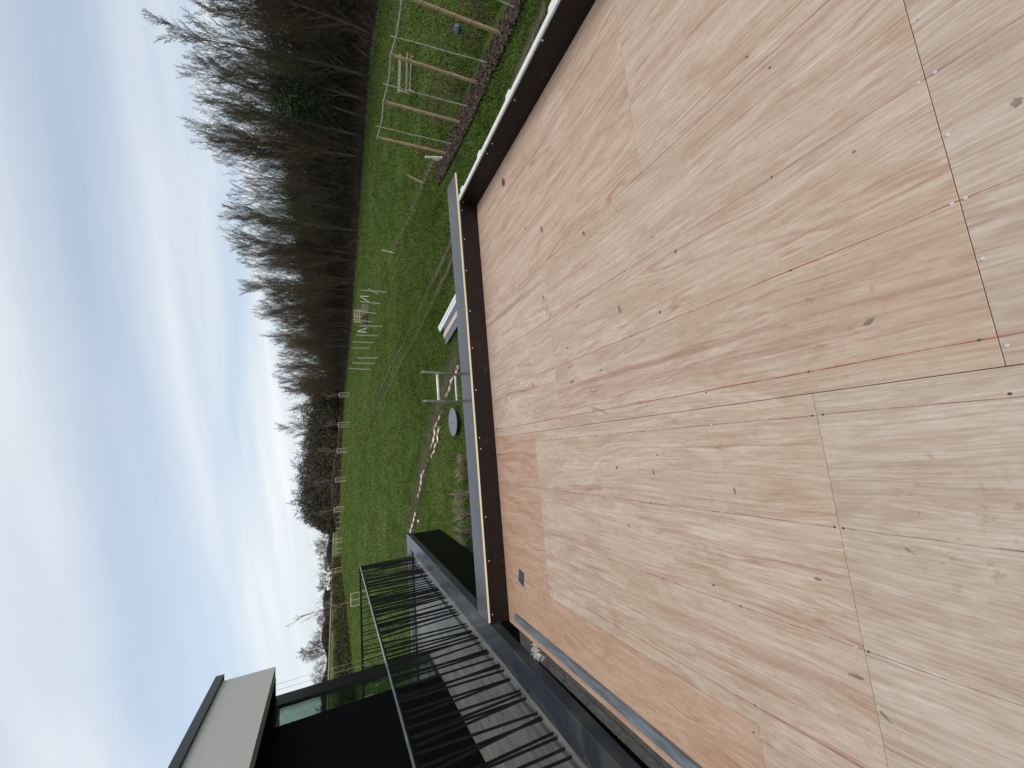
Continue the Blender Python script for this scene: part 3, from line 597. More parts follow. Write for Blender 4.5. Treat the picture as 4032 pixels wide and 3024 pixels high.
# wood-look ceramic planks
tw, tl = 0.205, 0.90; xx = -2.76; c = 0
obj('gutter_strip', MB().prism([(xo(-.6) - 0.292, -0.6), (xo(10.55) - 0.292, 10.55), (-2.70, 10.55), (-2.74, -0.6)], -0.129, -0.066), 'tile', ter)
while xx > -5.4:
    y = 1.9 - (c % 3) * 0.3
    while y < 10.54:
        y1 = min(y + tl, 10.546)
        x0, x1 = xx - tw + 0.0025, xx - 0.0025
        if y1 - y > 0.1 and y1 > 2.0: obj('tile', MB().box(x0, x1, y + 0.0025, y1 - 0.0025, -0.129, TZ + U(-.0015, .0015)), 'tile', ter)
        y += tl
    xx -= tw; c += 1
# under the terrace: set back ground floor wall
obj('ground_floor_wall', MB().box(-9.6, -3.0, -0.4, 7.2, -2.7, -0.872), 'black', ter)
obj('plinth', MB().box(-9.6, -2.4, 7.3, 12.9, -2.76, -2.62), 'wall_low', ter)

# house wing
H = thing('house', 'flat-roofed house wing with black walls, corner window and cream fascia', 'house', (-6, 5, TZ))
FX = -4.20; SO = 2.77                        # facade line, soffit height
T0 = TZ + 0.002
obj('wall', MB().box(FX - 0.14, FX, -0.6, 5.95, T0, SO - 0.002), 'black', H)
obj('wall', MB().box(FX - 0.14, FX, 5.958, 8.32, T0, SO - 0.002), 'black', H)
obj('back_wall', MB().box(-9.6, FX - 0.142, 5.2, 5.3, T0, SO - 0.002), 'black', H)
obj('corner_post', MB().box(FX - 0.07, FX, 8.98, 9.34, T0, SO - 0.002), 'black_metal', H)
w = obj('window', MB().box(FX - 0.11, FX - 0.01, 8.322, 8.978, T0, T0 + 0.075), 'black_metal', H)
obj('head_rail', MB().box(FX - 0.11, FX - 0.01, 8.322, 8.978, 2.68, SO - 0.003), 'black_metal', w)
obj('glass_pane', MB().box(FX - 0.07, FX - 0.05, 8.323, 8.977, T0 + 0.077, 2.678), 'glass', w)
obj('track', MB().box(FX - 0.145, FX - 0.125, 8.33, 8.97, T0, T0 + 0.03), 'alu', w)
w2 = obj('window', MB().box(-9.4, FX - 0.072, 9.20, 9.30, T0, T0 + 0.05), 'black_metal', H)
obj('glass_pane', MB().box(-9.4, FX - 0.073, 9.24, 9.26, T0 + 0.052, 2.70), 'glass', w2)
obj('head_rail', MB().box(-9.4, FX - 0.073, 9.20, 9.30, 2.702, SO - 0.003), 'black_metal', w2)
obj('fascia', MB().box(-3.90, -3.67, -0.6, 9.26, SO - 0.004, 3.575), 'render_wall', H)
obj('fascia', MB().box(-9.6, -3.902, 9.03, 9.258, SO + 0.05, 3.572), 'render_wall', H)
obj('soffit', MB().box(-9.6, -3.902, -0.6, 9.36, SO, SO + 0.045), 'black', H)
obj('roof_trim', MB().box(-3.93, -3.625, -0.6, 9.42, 3.578, 3.705), 'roof_edge', H)
obj('roof', MB().box(-9.6, -3.932, -0.6, 9.42, 3.578, 3.695), 'roof_edge', H)
for x in (-3.99, -4.09): obj('blind_cable', MB().tube([(x, 9.30, TZ), (x, 9.30, SO)], 0.0025, 5), 'alu', H)

# railings of leaning bars
xr = lambda y: -2.74 + 0.018 * y
RH = 1.18                                    # world height of the top rail
ra = thing('railing', 'black balustrade of randomly leaning bars along the right side of the terrace', 'railing', (xr(6), 6, TZ))
ya, yb = 1.2, 10.76
obj('top_rail', MB().bar((xr(ya), ya, RH), (xr(yb), yb, RH), 0.045, 0.012), 'rail', ra)
obj('rail_web', MB().bar((xr(ya), ya, RH - 0.018), (xr(yb), yb, RH - 0.018), 0.014, 0.022), 'black_metal', ra)
y = ya + 0.05; random.seed(11)
while y < yb - 0.04:
    ln = random.choice((-1, 1, 1)) * U(0.01, 0.11)
    for k in range(random.choice((1, 1, 2))):
        t = y + U(-0.03, 0.03) + k * 0.035; bot = min(max(t - ln * (1 if k == 0 else -0.4), ya), yb)
        dxo = U(-0.012, 0.012)
        obj('bar', MB().bar((xr(bot) + dxo, bot, TZ + 0.004), (xr(t) + dxo, min(t, yb), RH - 0.03), 0.020, 0.014), 'black_metal', ra)
    y += U(0.10, 0.19)
rf = thing('railing', 'black balustrade of leaning bars across the far front of the terrace', 'railing', (-5, 10.72, TZ))
xa, xb_ = -8.6, xr(10.76)
obj('top_rail', MB().bar((xa, 10.74, RH), (xb_ - 0.03, 10.76, RH), 0.012, 0.045), 'black_metal', rf)
obj('bottom_rail', MB().bar((xa, 10.72, 0.02), (xb_ + 0.04, 10.74, 0.02), 0.016, 0.02), 'black_metal', rf)
x = xb_ - 0.1
while x > xa:
    ln = U(-0.10, 0.10)
    obj('bar', MB().bar((x + ln, 10.735, 0.0), (x, 10.75, RH - 0.02), 0.016, 0.016), 'black_metal', rf)
    x -= U(0.07, 0.16)

# ------------------------------------------------------------------ ladder leaning on the front edge
la = thing('ladder', 'aluminium ladder whose top sticks up behind the front cap board', 'ladder', (0.8, 6.0, -2.7))
lad = lambda x, t: (x, 4.905 + (1 - t) * 1.15, -2.66 + t * 3.39)
for x in (0.625, 0.995):
    a, b = Vector(lad(x, 0)), Vector(lad(x, 1))
    r_ = obj('rail', MB().bar(a, b, 0.026, 0.066), 'alu', la, bevel=0.002)
    obj('hollow_end_shade', MB().bar(b + (b - a).normalized() * 0.0006, b + (b - a).normalized() * 0.0012, 0.017, 0.05), 'soil_black', r_)  # black plate paints the shade inside the open hollow rail end
    obj('foot', MB().bar(a - (b - a).normalized() * 0.03, a - (b - a).normalized() * 0.001, 0.034, 0.076), 'soil_black', r_)
for k in range(12):
    t = 0.055 + k * 0.0802; p = Vector(lad(0.638, t)); q = Vector(lad(0.982, t))
    obj('rung', MB().bar(p, q, 0.030, 0.030), 'alu', la, bevel=0.004)

# ------------------------------------------------------------------ things on the lawn
G0 = -2.65
fp = thing('fire_bowl', 'round flat grey steel lid with a knob on a black fire bowl in the grass', 'fire bowl', (1.02, 14.55, G0))
cx, cy = 1.03, 14.55
obj('bowl', MB().tube([(cx, cy, G0 - 0.02), (cx, cy, G0 + 0.03), (cx, cy, G0 + 0.20)], [0.34, 0.36, 0.53], 32), 'soil_black', fp, smooth=False)
lid = obj('lid', MB().tube([(cx, cy, G0 + 0.205), (cx, cy, G0 + 0.222)], 0.535, 48), 'steel_plate', fp)
obj('knob', MB().tube([(cx, cy, G0 + 0.222), (cx, cy, G0 + 0.27), (cx, cy, G0 + 0.30)], [0.022, 0.03, 0.032], 12), 'alu', lid)

# boards on blocks near the tracks
def slanted(name, a, b, w, z, th, mat, label, cat, core=None):
    a, b = Vector((*a, z)), Vector((*b, z)); o = obj(name, MB().bar(a, b, w, th), mat, None, tuple((a + b) / 2)); tag(o, label, cat); return o
d_ = Vector((0.42, -2.65)).normalized()
for (x, y) in ((4.62, 15.0), (4.92, 13.6)):
    tag(obj('timber_block', MB().bar((x - 0.35, y - 0.05, G0 + 0.045), (x + 0.42, y + 0.06, G0 + 0.045), 0.07, 0.09), 'post_pale', None, (x, y, G0)), 'short pale timber block under the stack of boards, ' + ('showing at its far end' if y > 14 else 'hidden towards the deck'), 'block')
slanted('board', (4.62, 15.25), (5.02, 12.7), 0.86, G0 + 0.108, 0.022, 'grey_board', 'wide grey film-faced board at the bottom of the stack on the lawn', 'board')
slanted('board', (4.60, 15.32), (5.00, 12.78), 0.20, G0 + 0.131, 0.022, 'pink_board', 'narrow bare pinkish plywood strip on the grey board on the lawn', 'board')
slanted('board', (5.13, 15.98), (5.62, 12.95), 0.13, G0 + 0.145, 0.05, 'white_board', 'long white board beside the grey ones, outer of the pair', 'board')
slanted('board', (4.98, 15.80), (5.46, 12.80), 0.13, G0 + 0.145, 0.05, 'white_board', 'long white board beside the grey ones, inner of the pair', 'board')

# barrier tape on short pegs
TP = [(2.95, 13.3), (2.55, 14.29), (2.01, 15.44), (1.04, 17.05), (0.01, 18.28), (-1.13, 20.16), (-2.45, 21.55), (-4.26, 23.44), (-5.4, 24.4)]
def tape(pts, label, zfun, w=0.068):
    mb = MB(); uv = []; s = 0; prev = None; n = 0
    for i in range(len(pts) - 1):
        for k in range(14):
            t = k / 14; p = Vector(pts[i]).lerp(Vector(pts[i + 1]), t)
            if prev is not None: s += (p - prev).length
            prev = p; z = gzf(p.x, p.y) + zfun(i, t); tw_ = math.sin(s * 1.7) * 0.6 + 0.3 * math.sin(s * 4.1)
            dz = w / 2 * math.cos(tw_); dxy = w / 2 * math.sin(tw_); mb.v += [(p.x - dxy, p.y - dxy, z - dz), (p.x + dxy, p.y + dxy, z + dz)]; uv.append(s); n += 1
    mb.f = [(2 * i, 2 * i + 2, 2 * i + 3, 2 * i + 1) for i in range(n - 1)]
    o = obj('barrier_tape', mb, 'tape', None, (pts[0][0], pts[0][1], G0)); me = o.data; ul = me.uv_layers.new(name='UVMap')
    for lp in me.loops: v = lp.vertex_index; ul.data[lp.index].uv = (uv[v // 2], v % 2)
    return tag(o, label, 'tape')
tape(TP, 'red and white barrier tape strung low across the lawn towards the terrace', lambda i, t: 0.31 - 0.07 * math.sin(math.pi * t))
tape([(0.97, 17.0), (0.35, 17.55), (-0.05, 18.25), (-0.35, 18.8)], 'slack second strand of barrier tape drooping to the grass', lambda i, t: 0.14 + 0.03 * math.sin(5 * t))
for k, (x, y) in enumerate(((1.02, 17.03), (-1.13, 20.14), (-4.24, 23.4))):
    mb = MB().tube([(x, y, gzf(x, y) - 0.05), (x + 0.02, y, gzf(x, y) + 0.36)], 0.014, 6)
    tag(obj('peg', mb, 'post_pale', None, (x, y, gzf(x, y))), 'thin pale peg holding the barrier tape, ' + ('nearest the ladder', 'in the middle of the lawn', 'next to the terrace corner')[k], 'peg', 'pegs of the barrier tape')
tag(obj('plastic_scrap', MB().ball((-3.62, 22.4, gzf(-3.62, 22.4) + 0.06), 0.09, 8, 5, 0.6), 'white_board', None, (-3.62, 22.4, -2.6)), 'white plastic scrap in the grass near the barrier tape', 'scrap')

# ornamental grasses in front of the terrace
for k, (x, y, s) in enumerate(((-0.35, 13.7, 0.55), (-0.80, 13.6, 0.8), (-1.60, 13.75, 1.0), (-2.25, 13.7, 1.0), (-2.9, 13.75, 0.95), (-3.5, 13.9, 0.9))):
    n = 75; s *= 0.85; V = np.empty((n, 5, 3)); th = np.random.uniform(0, 2 * math.pi, n); sp = np.random.uniform(0.15, 0.75, n) * s; hh = np.random.uniform(0.45, 0.95, n) * s
    z0 = -2.66; bx = x + np.random.normal(0, 0.06, n); by = y + np.random.normal(0, 0.06, n); wx, wy = -np.sin(th) * 0.010, np.cos(th) * 0.010
    for j, t in enumerate((0.0, 0.6)):
        px_, py_, pz_ = bx + np.cos(th) * sp * t ** 1.6, by + np.sin(th) * sp * t ** 1.6, z0 + hh * (t * 1.25 - 0.25 * t ** 3)
        V[:, 2 * j] = np.stack([px_ - wx, py_ - wy, pz_], 1); V[:, 2 * j + 1] = np.stack([px_ + wx, py_ + wy, pz_], 1)
    V[:, 4] = np.stack([bx + np.cos(th) * sp, by + np.sin(th) * sp, z0 + hh * np.random.uniform(0.75, 1.05, n)], 1)
    F = []; b5 = np.arange(n) * 5
    F = np.concatenate([np.stack([b5, b5 + 1, b5 + 3], 1), np.stack([b5, b5 + 3, b5 + 2], 1), np.stack([b5 + 2, b5 + 3, b5 + 4], 1)])
    V2 = V.reshape(-1, 3) - np.array((x, y, z0)); o = obj('grass_clump', np_mesh('grass_clump', V2, F), 'dry_grass', None, (x, y, z0))
    tag(o, 'dry straw-coloured grass clump beyond the cap board, ' + ORD[k] + ' counting from the fire bowl', 'grass', 'ornamental grass clumps')

# ------------------------------------------------------------------ trellis over the mulch bed
tr = thing('trellis', 'row of round timber posts joined by a grey top pole and strings', 'trellis', (11.4, 11, -2.62))
PO = [(11.07, 8.15), (11.37, 10.03), (11.46, 11.78), (11.63, 13.60)]; TOPZ = 0.0
POX = [(10.75, 6.1)] + PO
for (x, y) in POX: obj('post', MB().tube([(x, y, -2.75), (x, y, TOPZ - 0.02)], [0.054, 0.048], 12), 'post', tr, smooth=False)
prevp = None
for (a, b) in zip(POX[:-1], POX[1:]):
    pts = [(a[0] + (b[0] - a[0]) * t, a[1] + (b[1] - a[1]) * t, TOPZ + 0.012 - 0.05 * math.sin(math.pi * t) + U(-.008, .008)) for t in (-0.04, 0.2, 0.4, 0.6, 0.8, 1.04)]
    obj('top_pole', MB().tube(pts, [0.030, 0.028, 0.027, 0.026, 0.025, 0.024], 7), 'post_grey', tr)
for (x, y, x2, y2) in ((11.14, 9.11, 11.05, 9.22), (11.31, 10.89, 11.28, 10.95), (11.46, 12.83, 11.45, 12.88), (10.87, 7.29, 10.84, 7.2)):
    pts = [(x + (x2 - x) * t + U(-.012, .012), y + (y2 - y) * t + U(-.012, .012), -2.72 + 2.86 * t) for t in (0, .2, .4, .6, .8, 1)]
    obj('rod', MB().tube(pts, [0.021, 0.02, 0.02, 0.018, 0.017, 0.015], 6), 'post_grey', tr)
LN = sorted(POX + [(11.10, 9.16), (11.3, 10.9), (11.46, 12.85), (10.86, 7.25)], key=lambda p: p[1])
for lvl, z in enumerate((-0.45, -0.85, -1.3, -1.75)):
    pts = []
    for a, b in zip(LN[:-1], LN[1:]):
        for t in (0, .33, .66): pts.append((a[0] + (b[0] - a[0]) * t - 0.05, a[1] + (b[1] - a[1]) * t, z + U(-.03, .03) - 0.16 * math.sin(math.pi * t) * (1 if lvl < 2 else 0.3)))
    obj('string', MB().tube(pts, 0.006, 4), 'string', tr)
hb = thing('hanging_ball', 'slate-blue plastic ball hanging on a string between the trellis posts', 'ball', (11.1, 8.46, -1.5))
obj('ball', MB().ball((11.1, 8.46, -1.50), 0.115, 16, 10, 1.0), 'ball', hb, smooth=True); obj('band', MB().tube([(11.1, 8.46, -1.535), (11.1, 8.46, -1.51)], 0.1175, 18), 'soil_black', hb)
obj('cord', MB().tube([(11.1, 8.46, -1.385), (11.05, 8.46, -1.05)], 0.005, 4), 'string', hb)
for k, (x, y) in enumerate(((10.95, 9.3), (10.9, 10.1), (11.25, 12.35))):
    mb = MB(); z = -2.60
    mb.v = [(x - .05, y, z), (x, y - .045, z + .012), (x + .055, y + .005, z + .02), (x + .005, y + .05, z + .006)]; mb.f = [(0, 1, 2), (0, 2, 3)]
    tag(obj('fallen_leaf', mb, 'leaf_yellow', None, (x, y, z)), 'bright yellow fallen leaf on the bark mulch, ' + ('nearest the viewer', 'between the two nearer posts', 'farthest along the bed')[k], 'leaf', 'yellow leaves on the mulch')

# branching plants ------------------------------------------------------------
def grow(out, p, d, L, r, lvl, P):
    """recursive limb: list of (points, radii, sides)"""
    n = P['seg'][lvl]; pts = [p]; rad = [r]; q = p.copy(); v = d.normalized()
    for i in range(n):
        v = (v + Vector((random.gauss(0, 1), random.gauss(0, 1), random.gauss(0, 1))) * P['wob'][lvl] + Vector((0, 0, P['up'][lvl]))).normalized()
        q = q + v * (L / n); pts.append(q.copy()); rad.append(max(P['rmin'], r * (1 - (i + 1) / n * P['tap'])))
    out.append((pts, rad, P['sides'][lvl]))
    if lvl + 1 >= len(P['seg']): return
    nb = P['nb'][lvl]; nb = int(nb * U(0.8, 1.2)); s0 = P['start'][lvl]
    for k in range(nb):
        t = s0 + (1 - s0) * ((k + rnd()) / nb); f = t * n; i = min(int(f), n - 1); b = pts[i].lerp(pts[i + 1], f - i)
        ax = (pts[i + 1] - pts[i]).normalized(); a = Vector((random.gauss(0, 1), random.gauss(0, 1), random.gauss(0, 1))); a = (a - ax * a.dot(ax)).normalized()
        an_ = math.radians(U(*P['ang'][lvl])); dd = ax * math.cos(an_) + a * math.sin(an_)
        l2 = L * U(*P['len'][lvl]) * (1 - P['fall'][lvl] * (t - s0) / (1 - s0 + 1e-6)); grow(out, b, dd, l2, max(P['rmin'], rad[i] * P['rr'][lvl]), lvl + 1, P)
def limb_mesh(limbs, name):
    mb = MB()
    for pts, rad, n in limbs: mb.tube(pts, rad, n, cap=False)
    me = bpy.data.meshes.new(name); me.from_pydata([tuple(v) for v in mb.v], [], mb.f); return me
PT = dict(seg=[9, 5, 4, 2], wob=[0.035, 0.075, 0.11, 0.16], up=[0.04, 0.20, 0.17, 0.08], tap=0.93, rmin=0.010, sides=[6, 4, 3, 3], nb=[34, 13, 9], start=[0.12, 0.15, 0.10], ang=[(22, 52), (20, 48), (22, 60)], len=[(0.30, 0.48), (0.28, 0.50), (0.25, 0.50)], fall=[0.62, 0.5, 0.4], rr=[0.42, 0.5, 0.6])
PB = dict(seg=[6, 5, 4, 2], wob=[0.06, 0.14, 0.2, 0.25], up=[0.02, 0.10, 0.05, 0.02], tap=0.9, rmin=0.02, sides=[6, 4, 3, 3], nb=[20, 9, 8], start=[0.12, 0.15, 0.12], ang=[(30, 70), (25, 60), (30, 70)], len=[(0.45, 0.72), (0.35, 0.55), (0.30, 0.55)], fall=[0.45, 0.4, 0.4], rr=[0.45, 0.5, 0.6])
def tree_proto(seed, P, h, r):
    random.seed(seed); o = []; grow(o, Vector((0, 0, -0.4)), Vector((U(-.05, .05), U(-.05, .05), 1)), h, r, 0, P)
    trunk = limb_mesh(o[:1], 'trunk'); crown = limb_mesh(o[1:], 'crown'); return trunk, crown
TALL = [tree_proto(100 + k, PT, 16.5, 0.20) for k in range(7)]
# multi-stemmed variants
def multi(seed, n, h):
    random.seed(seed); tr_, cr_ = [], []
    for k in range(n):
        o = []; a = 2 * math.pi * k / n + U(-.4, .4); P = dict(PT); P['nb'] = [18, 8, 6]
        grow(o, Vector((math.cos(a) * .3, math.sin(a) * .3, -0.4)), Vector((math.cos(a) * .16, math.sin(a) * .16, 1)), h * U(.8, 1.05), 0.14, 0, P); tr_ += o[:1]; cr_ += o[1:]
    return limb_mesh(tr_, 'trunk'), limb_mesh(cr_, 'crown')
TALL += [multi(200 + k, 3, 15.5) for k in range(3)]
BUSH = [tree_proto(300 + k, PB, 9.0, 0.20) for k in range(4)]
for t_, c_ in TALL:
    for m_ in (t_, c_): m_.materials.append(M['bark'])
TALLG = []
for t_, c_ in TALL[:5]:
    t2, c2 = t_.copy(), c_.copy(); t2.materials.clear(); t2.materials.append(M['bark_green']); c2.materials.clear(); c2.materials.append(M['bark_green']); TALLG.append((t2, c2))
for t_, c_ in BUSH:
    t_.materials.append(M['bark_far'])
    c_.materials.append(M['bark_far'])
def place_tree(proto, x, y, s, label, cat='tree', group=None, name='bare_tree', rot=None, z=None, sx=None, mats=None):
    t, c = proto; z = gzf(x, y) if z is None else z
    e = thing(name, label, cat, (x, y, z), group); e.rotation_euler[2] = U(0, 6.28) if rot is None else rot; e.scale = (s * (sx or 1), s * (sx or 1), s)
    for nm, me in (('trunk', t), ('crown', c)):
        o = bpy.data.objects.new(nm, me); COL.objects.link(o); o.parent = e
        if mats:
            o.material_slots[0].link = 'OBJECT'; o.material_slots[0].material = M[mats]
    return e
# ------------------------------------------------------------------ the wood on the right
random.seed(21)
front = []
y = 14.0
while y < 136:
    d = math.hypot(edge_x(y), y); front.append((float(edge_x(y)) + U(0.8, 3.5), y)); y += U(1.2, 2.6) * (1 + max(0, y - 60) / 80)
front = [f for f in front]
front.sort(key=lambda p: -math.atan2(p[0], p[1]))
for k, (x, y) in enumerate(front):
    pr = random.choice(TALL + TALLG); hs = np.interp(y, [10, 40, 60, 100, 138], [0.84, 0.99, 0.98, 0.92, 0.97]) * U(0.88, 1.05)
    place_tree(pr, x, y, hs, 'bare winter tree in the front row of the wood, %s from the right' % ORD[k], group='bare trees along the front of the wood')
k = 0
y = 10.0
while y < 134:
    for row, off in enumerate((5.5, 9.5, 14.0)):
        x = float(edge_x(y)) + off + U(-1.8, 1.8); yy = y + U(-1.2, 1.2)
        if math.degrees(math.atan2(x, yy)) > 58: continue
        place_tree(random.choice(TALL + TALLG), x, yy, U(0.50, 0.74) * np.interp(y, [10, 60, 138], [.92, 1.0, 1.1]), 'bare tree standing deeper in the wood on the bank, behind the front row', group='bare trees deeper in the wood')
    y += U(2.8, 4.4) * (1 + max(0, y - 50) / 70)
# evergreen in the wood
def leaf_cloud(n, fn, size, name):
    c = fn(n); a = np.random.normal(0, 1, (n, 3)); a /= np.linalg.norm(a, axis=1)[:, None]; b = np.random.normal(0, 1, (n, 3)); b -= a * (a * b).sum(1)[:, None]; b /= np.linalg.norm(b, axis=1)[:, None]
    s = np.random.uniform(size * 0.6, size * 1.3, n)[:, None]
    V = np.stack([c - a * s, c - b * s * 0.45, c + a * s, c + b * s * 0.45], 1).reshape(-1, 3); return np_mesh(name, V, np.arange(n * 4).reshape(n, 4))
def clumpy(rx, ry, z0, z1, nc=22, cr=0.7):
    cs = np.array([(U(-1, 1) * rx, U(-1, 1) * ry, U(z0, z1)) for _ in range(nc * 3)])
    zm, zr = (z0 + z1) / 2, (z1 - z0) / 2
    cs = np.array([c for c in cs if (c[0] / rx) ** 2 + (c[1] / ry) ** 2 + ((c[2] - zm) / zr) ** 2 < 1][:nc])
    def fn(n): return cs[np.random.randint(0, len(cs), n)] + np.random.normal(0, cr, (n, 3))
    return fn
ev = thing('evergreen_tree', 'dark green evergreen tree among the bare trees of the wood', 'tree', (38.5, 42.5, gzf(38.5, 42.5)))
o = bpy.data.objects.new('trunk', TALLG[1][0]); COL.objects.link(o); o.parent = ev; o.scale = (0.6, 0.6, 0.55)
random.seed(5); o = obj('crown', leaf_cloud(5200, clumpy(2.0, 2.0, 4.2, 9.8, 26, 0.5), 0.16, 'crown'), 'evergreen'); o.parent = ev
# undergrowth: twigs, brambles, bracken and ivy (stuff)
def bank_xy(n, d0, d1, y0=4, y1=138, p=1.0):
    y = np.random.uniform(y0, y1, n) ; d = d0 + (d1 - d0) * np.random.random(n) ** p; return np.stack([edge_x(y) + d, y], 1)
def twigs(name, n, xy, lmin, lmax, w, mat, zlift=0.0, hscatter=0.0):
    z = gz(xy[:, 0], xy[:, 1]) + np.random.random(n) * hscatter; L = np.random.uniform(lmin, lmax, n); th = np.random.uniform(0, 2 * math.pi, n); el = np.random.uniform(0.1, 1.5, n)
    D = np.stack([np.cos(th) * np.cos(el), np.sin(th) * np.cos(el), np.sin(el)], 1) * L[:, None]; ph = np.random.uniform(0, 2 * math.pi, n); W = np.stack([np.cos(ph), np.sin(ph), 0 * ph], 1) * w
    B = np.stack([xy[:, 0], xy[:, 1], z], 1); mid = B + D * 0.55 + np.random.normal(0, 0.08, (n, 3)) * L[:, None]
    V = np.stack([B - W, B + W, mid - W * .7, mid + W * .7, B + D], 1).reshape(-1, 3); k = np.arange(n) * 5
    F = np.concatenate([np.stack([k, k + 1, k + 3], 1), np.stack([k, k + 3, k + 2], 1), np.stack([k + 2, k + 3, k + 4], 1)])
    return kind(obj(name, np_mesh(name, V, F), mat), 'stuff')
twigs('undergrowth', 42000, bank_xy(42000, 1.5, 17), 0.8, 3.2, 0.022, 'under', hscatter=2.6)
twigs('crest_undergrowth', 16000, bank_xy(16000, 11, 22), 1.2, 4.2, 0.022, 'under', hscatter=2.5)
twigs('bramble_thicket', 26000, bank_xy(26000, 0.2, 5.0), 0.4, 1.7, 0.022, 'bracken', hscatter=0.5)
def ug(n): xy = bank_xy(n, 1.5, 17); return np.stack([xy[:, 0], xy[:, 1], gz(xy[:, 0], xy[:, 1]) + np.random.random(n) ** 1.3 * 3.4], 1)
kind(obj('dead_foliage', leaf_cloud(60000, ug, 0.17, 'dead_foliage'), 'under'), 'stuff')
cs_ = bank_xy(70, 1.5, 14); cz = gz(cs_[:, 0], cs_[:, 1]) + np.random.uniform(0.5, 3.5, 70)
def ivy(n): i = np.random.randint(0, 70, n); return np.stack([cs_[i, 0], cs_[i, 1], cz[i]], 1) + np.random.normal(0, 0.9, (n, 3)) * np.array((1, 1, 1.2))
kind(obj('ivy', leaf_cloud(26000, ivy, 0.14, 'ivy'), 'under_green'), 'stuff')
# pale fallen stems at the foot of the wood
for k in range(16):
    yy = U(20, 95); x = float(edge_x(yy)) + U(0.2, 3.0); z = gzf(x, yy); a = U(0, 6.28); l = U(1.2, 3.2); e = U(0.2, 1.1)
    pts = [(x + math.cos(a) * l * t * math.cos(e), yy + math.sin(a) * l * t * math.cos(e), z + 0.1 + l * t * math.sin(e) + 0.1 * math.sin(3 * t)) for t in (0, .35, .7, 1)]
    tag(obj('dead_branch', MB().tube(pts, [0.035, 0.03, 0.022, 0.01], 5), 'post_grey', None, (x, yy, z)), 'pale dead branch leaning in the brambles at the foot of the wood', 'branch', 'dead branches at the foot of the wood')
# bank surface under the trees: leaf litter skin
ys_ = np.linspace(-30, 138, 120); ds = np.linspace(0.6, 40, 30); V = []; F = []
for yy in ys_:
    for dd in ds: x = float(edge_x(yy)) + dd; V.append((x, yy, gzf(x, yy) + 0.09))
for i in range(len(ys_) - 1):
    for j in range(len(ds) - 1): k = i * 30 + j; F.append((k, k + 1, k + 31, k + 30))
kind(obj('wooded_bank', np_mesh('wooded_bank', np.array(V), np.array(F)), 'litter'), 'structure')

# ------------------------------------------------------------------ far trees closing the field (az 10 to -30)
random.seed(33)
FARL = 'leafless tree closing the far side of the field, %s from the right'
far = [(9.4, 142, 1.25, 'o'), (7.6, 150, 1.05, 't'), (6.4, 144, 1.35, 'o'), (4.9, 150, 1.15, 't'), (3.9, 156, 1.30, 't'), (2.9, 148, 1.25, 'o'), (1.5, 152, 1.3, 'o'), (0.3, 147, 1.15, 'y'), (-0.9, 154, 1.4, 'o'), (-2.2, 150, 1.3, 'r'), (-3.2, 147, 1.25, 'y'), (-4.3, 154, 1.35, 'r'), (-5.4, 151, 1.20, 'o'), (-6.4, 156, 1.15, 'r'), (-7.3, 160, 0.85, 'o'), (-8.1, 165, 0.62, 'r')]
MT = dict(o='bark_far', r='twig_red', y='twig_olive', t='bark')
for k, (az, d, s, c) in enumerate(far):
    x, y = d * math.sin(math.radians(az)), d * math.cos(math.radians(az))
    if c == 't': place_tree(random.choice(TALL), x, y, s * 0.88, FARL % ORD[k], group='trees closing the field', mats='bark_far')
    else: place_tree(random.choice(BUSH), x, y, s, FARL % ORD[k], group='trees closing the field', mats=MT[c], sx=1.15)
# dense twig haze and low scrub in that group (one mass)
def far_scrub(n):
    az = np.radians(np.array([f[0] for f in far])); dd = np.array([f[1] for f in far]); sc = np.array([f[2] for f in far]); i = np.random.randint(0, len(far), n)
    v = np.random.normal(0, 1, (n, 3)); v /= np.linalg.norm(v, axis=1)[:, None]; v *= (np.random.random(n) ** 0.45)[:, None]
    x = dd[i] * np.sin(az[i]) + v[:, 0] * 4.4 * sc[i]; y = dd[i] * np.cos(az[i]) + v[:, 1] * 4.0 * sc[i]; hh = 5.0 * sc[i]
    return np.stack([x, y, gz(x, y) + hh * 0.92 + v[:, 2] * hh * 0.98], 1)
def far_scrub_low(n):
    p = far_scrub(n); p[:, 2] = gz(p[:, 0], p[:, 1]) + (p[:, 2] - gz(p[:, 0], p[:, 1])) * 0.55; return p
kind(obj('far_thicket', leaf_cloud(60000, far_scrub, 0.34, 'far_thicket'), 'bark_far'), 'stuff')
kind(obj('far_scrub', leaf_cloud(36000, far_scrub_low, 0.34, 'far_scrub'), 'twig_olive'), 'stuff')
def brk(n):
    az = np.radians(np.random.uniform(-8.5, 9, n)); d = np.random.uniform(139, 146, n); x, y = d * np.sin(az), d * np.cos(az); h = np.interp(np.degrees(az), [-8.5, -6, -3, 0, 2, 9], [0.8, 2.2, 3.0, 2.4, 1.4, 1.2])
    return np.stack([x, y, gz(x, y) + np.random.random(n) * h], 1)
kind(obj('far_bracken', leaf_cloud(16000, brk, 0.26, 'far_bracken'), 'bracken'), 'stuff')
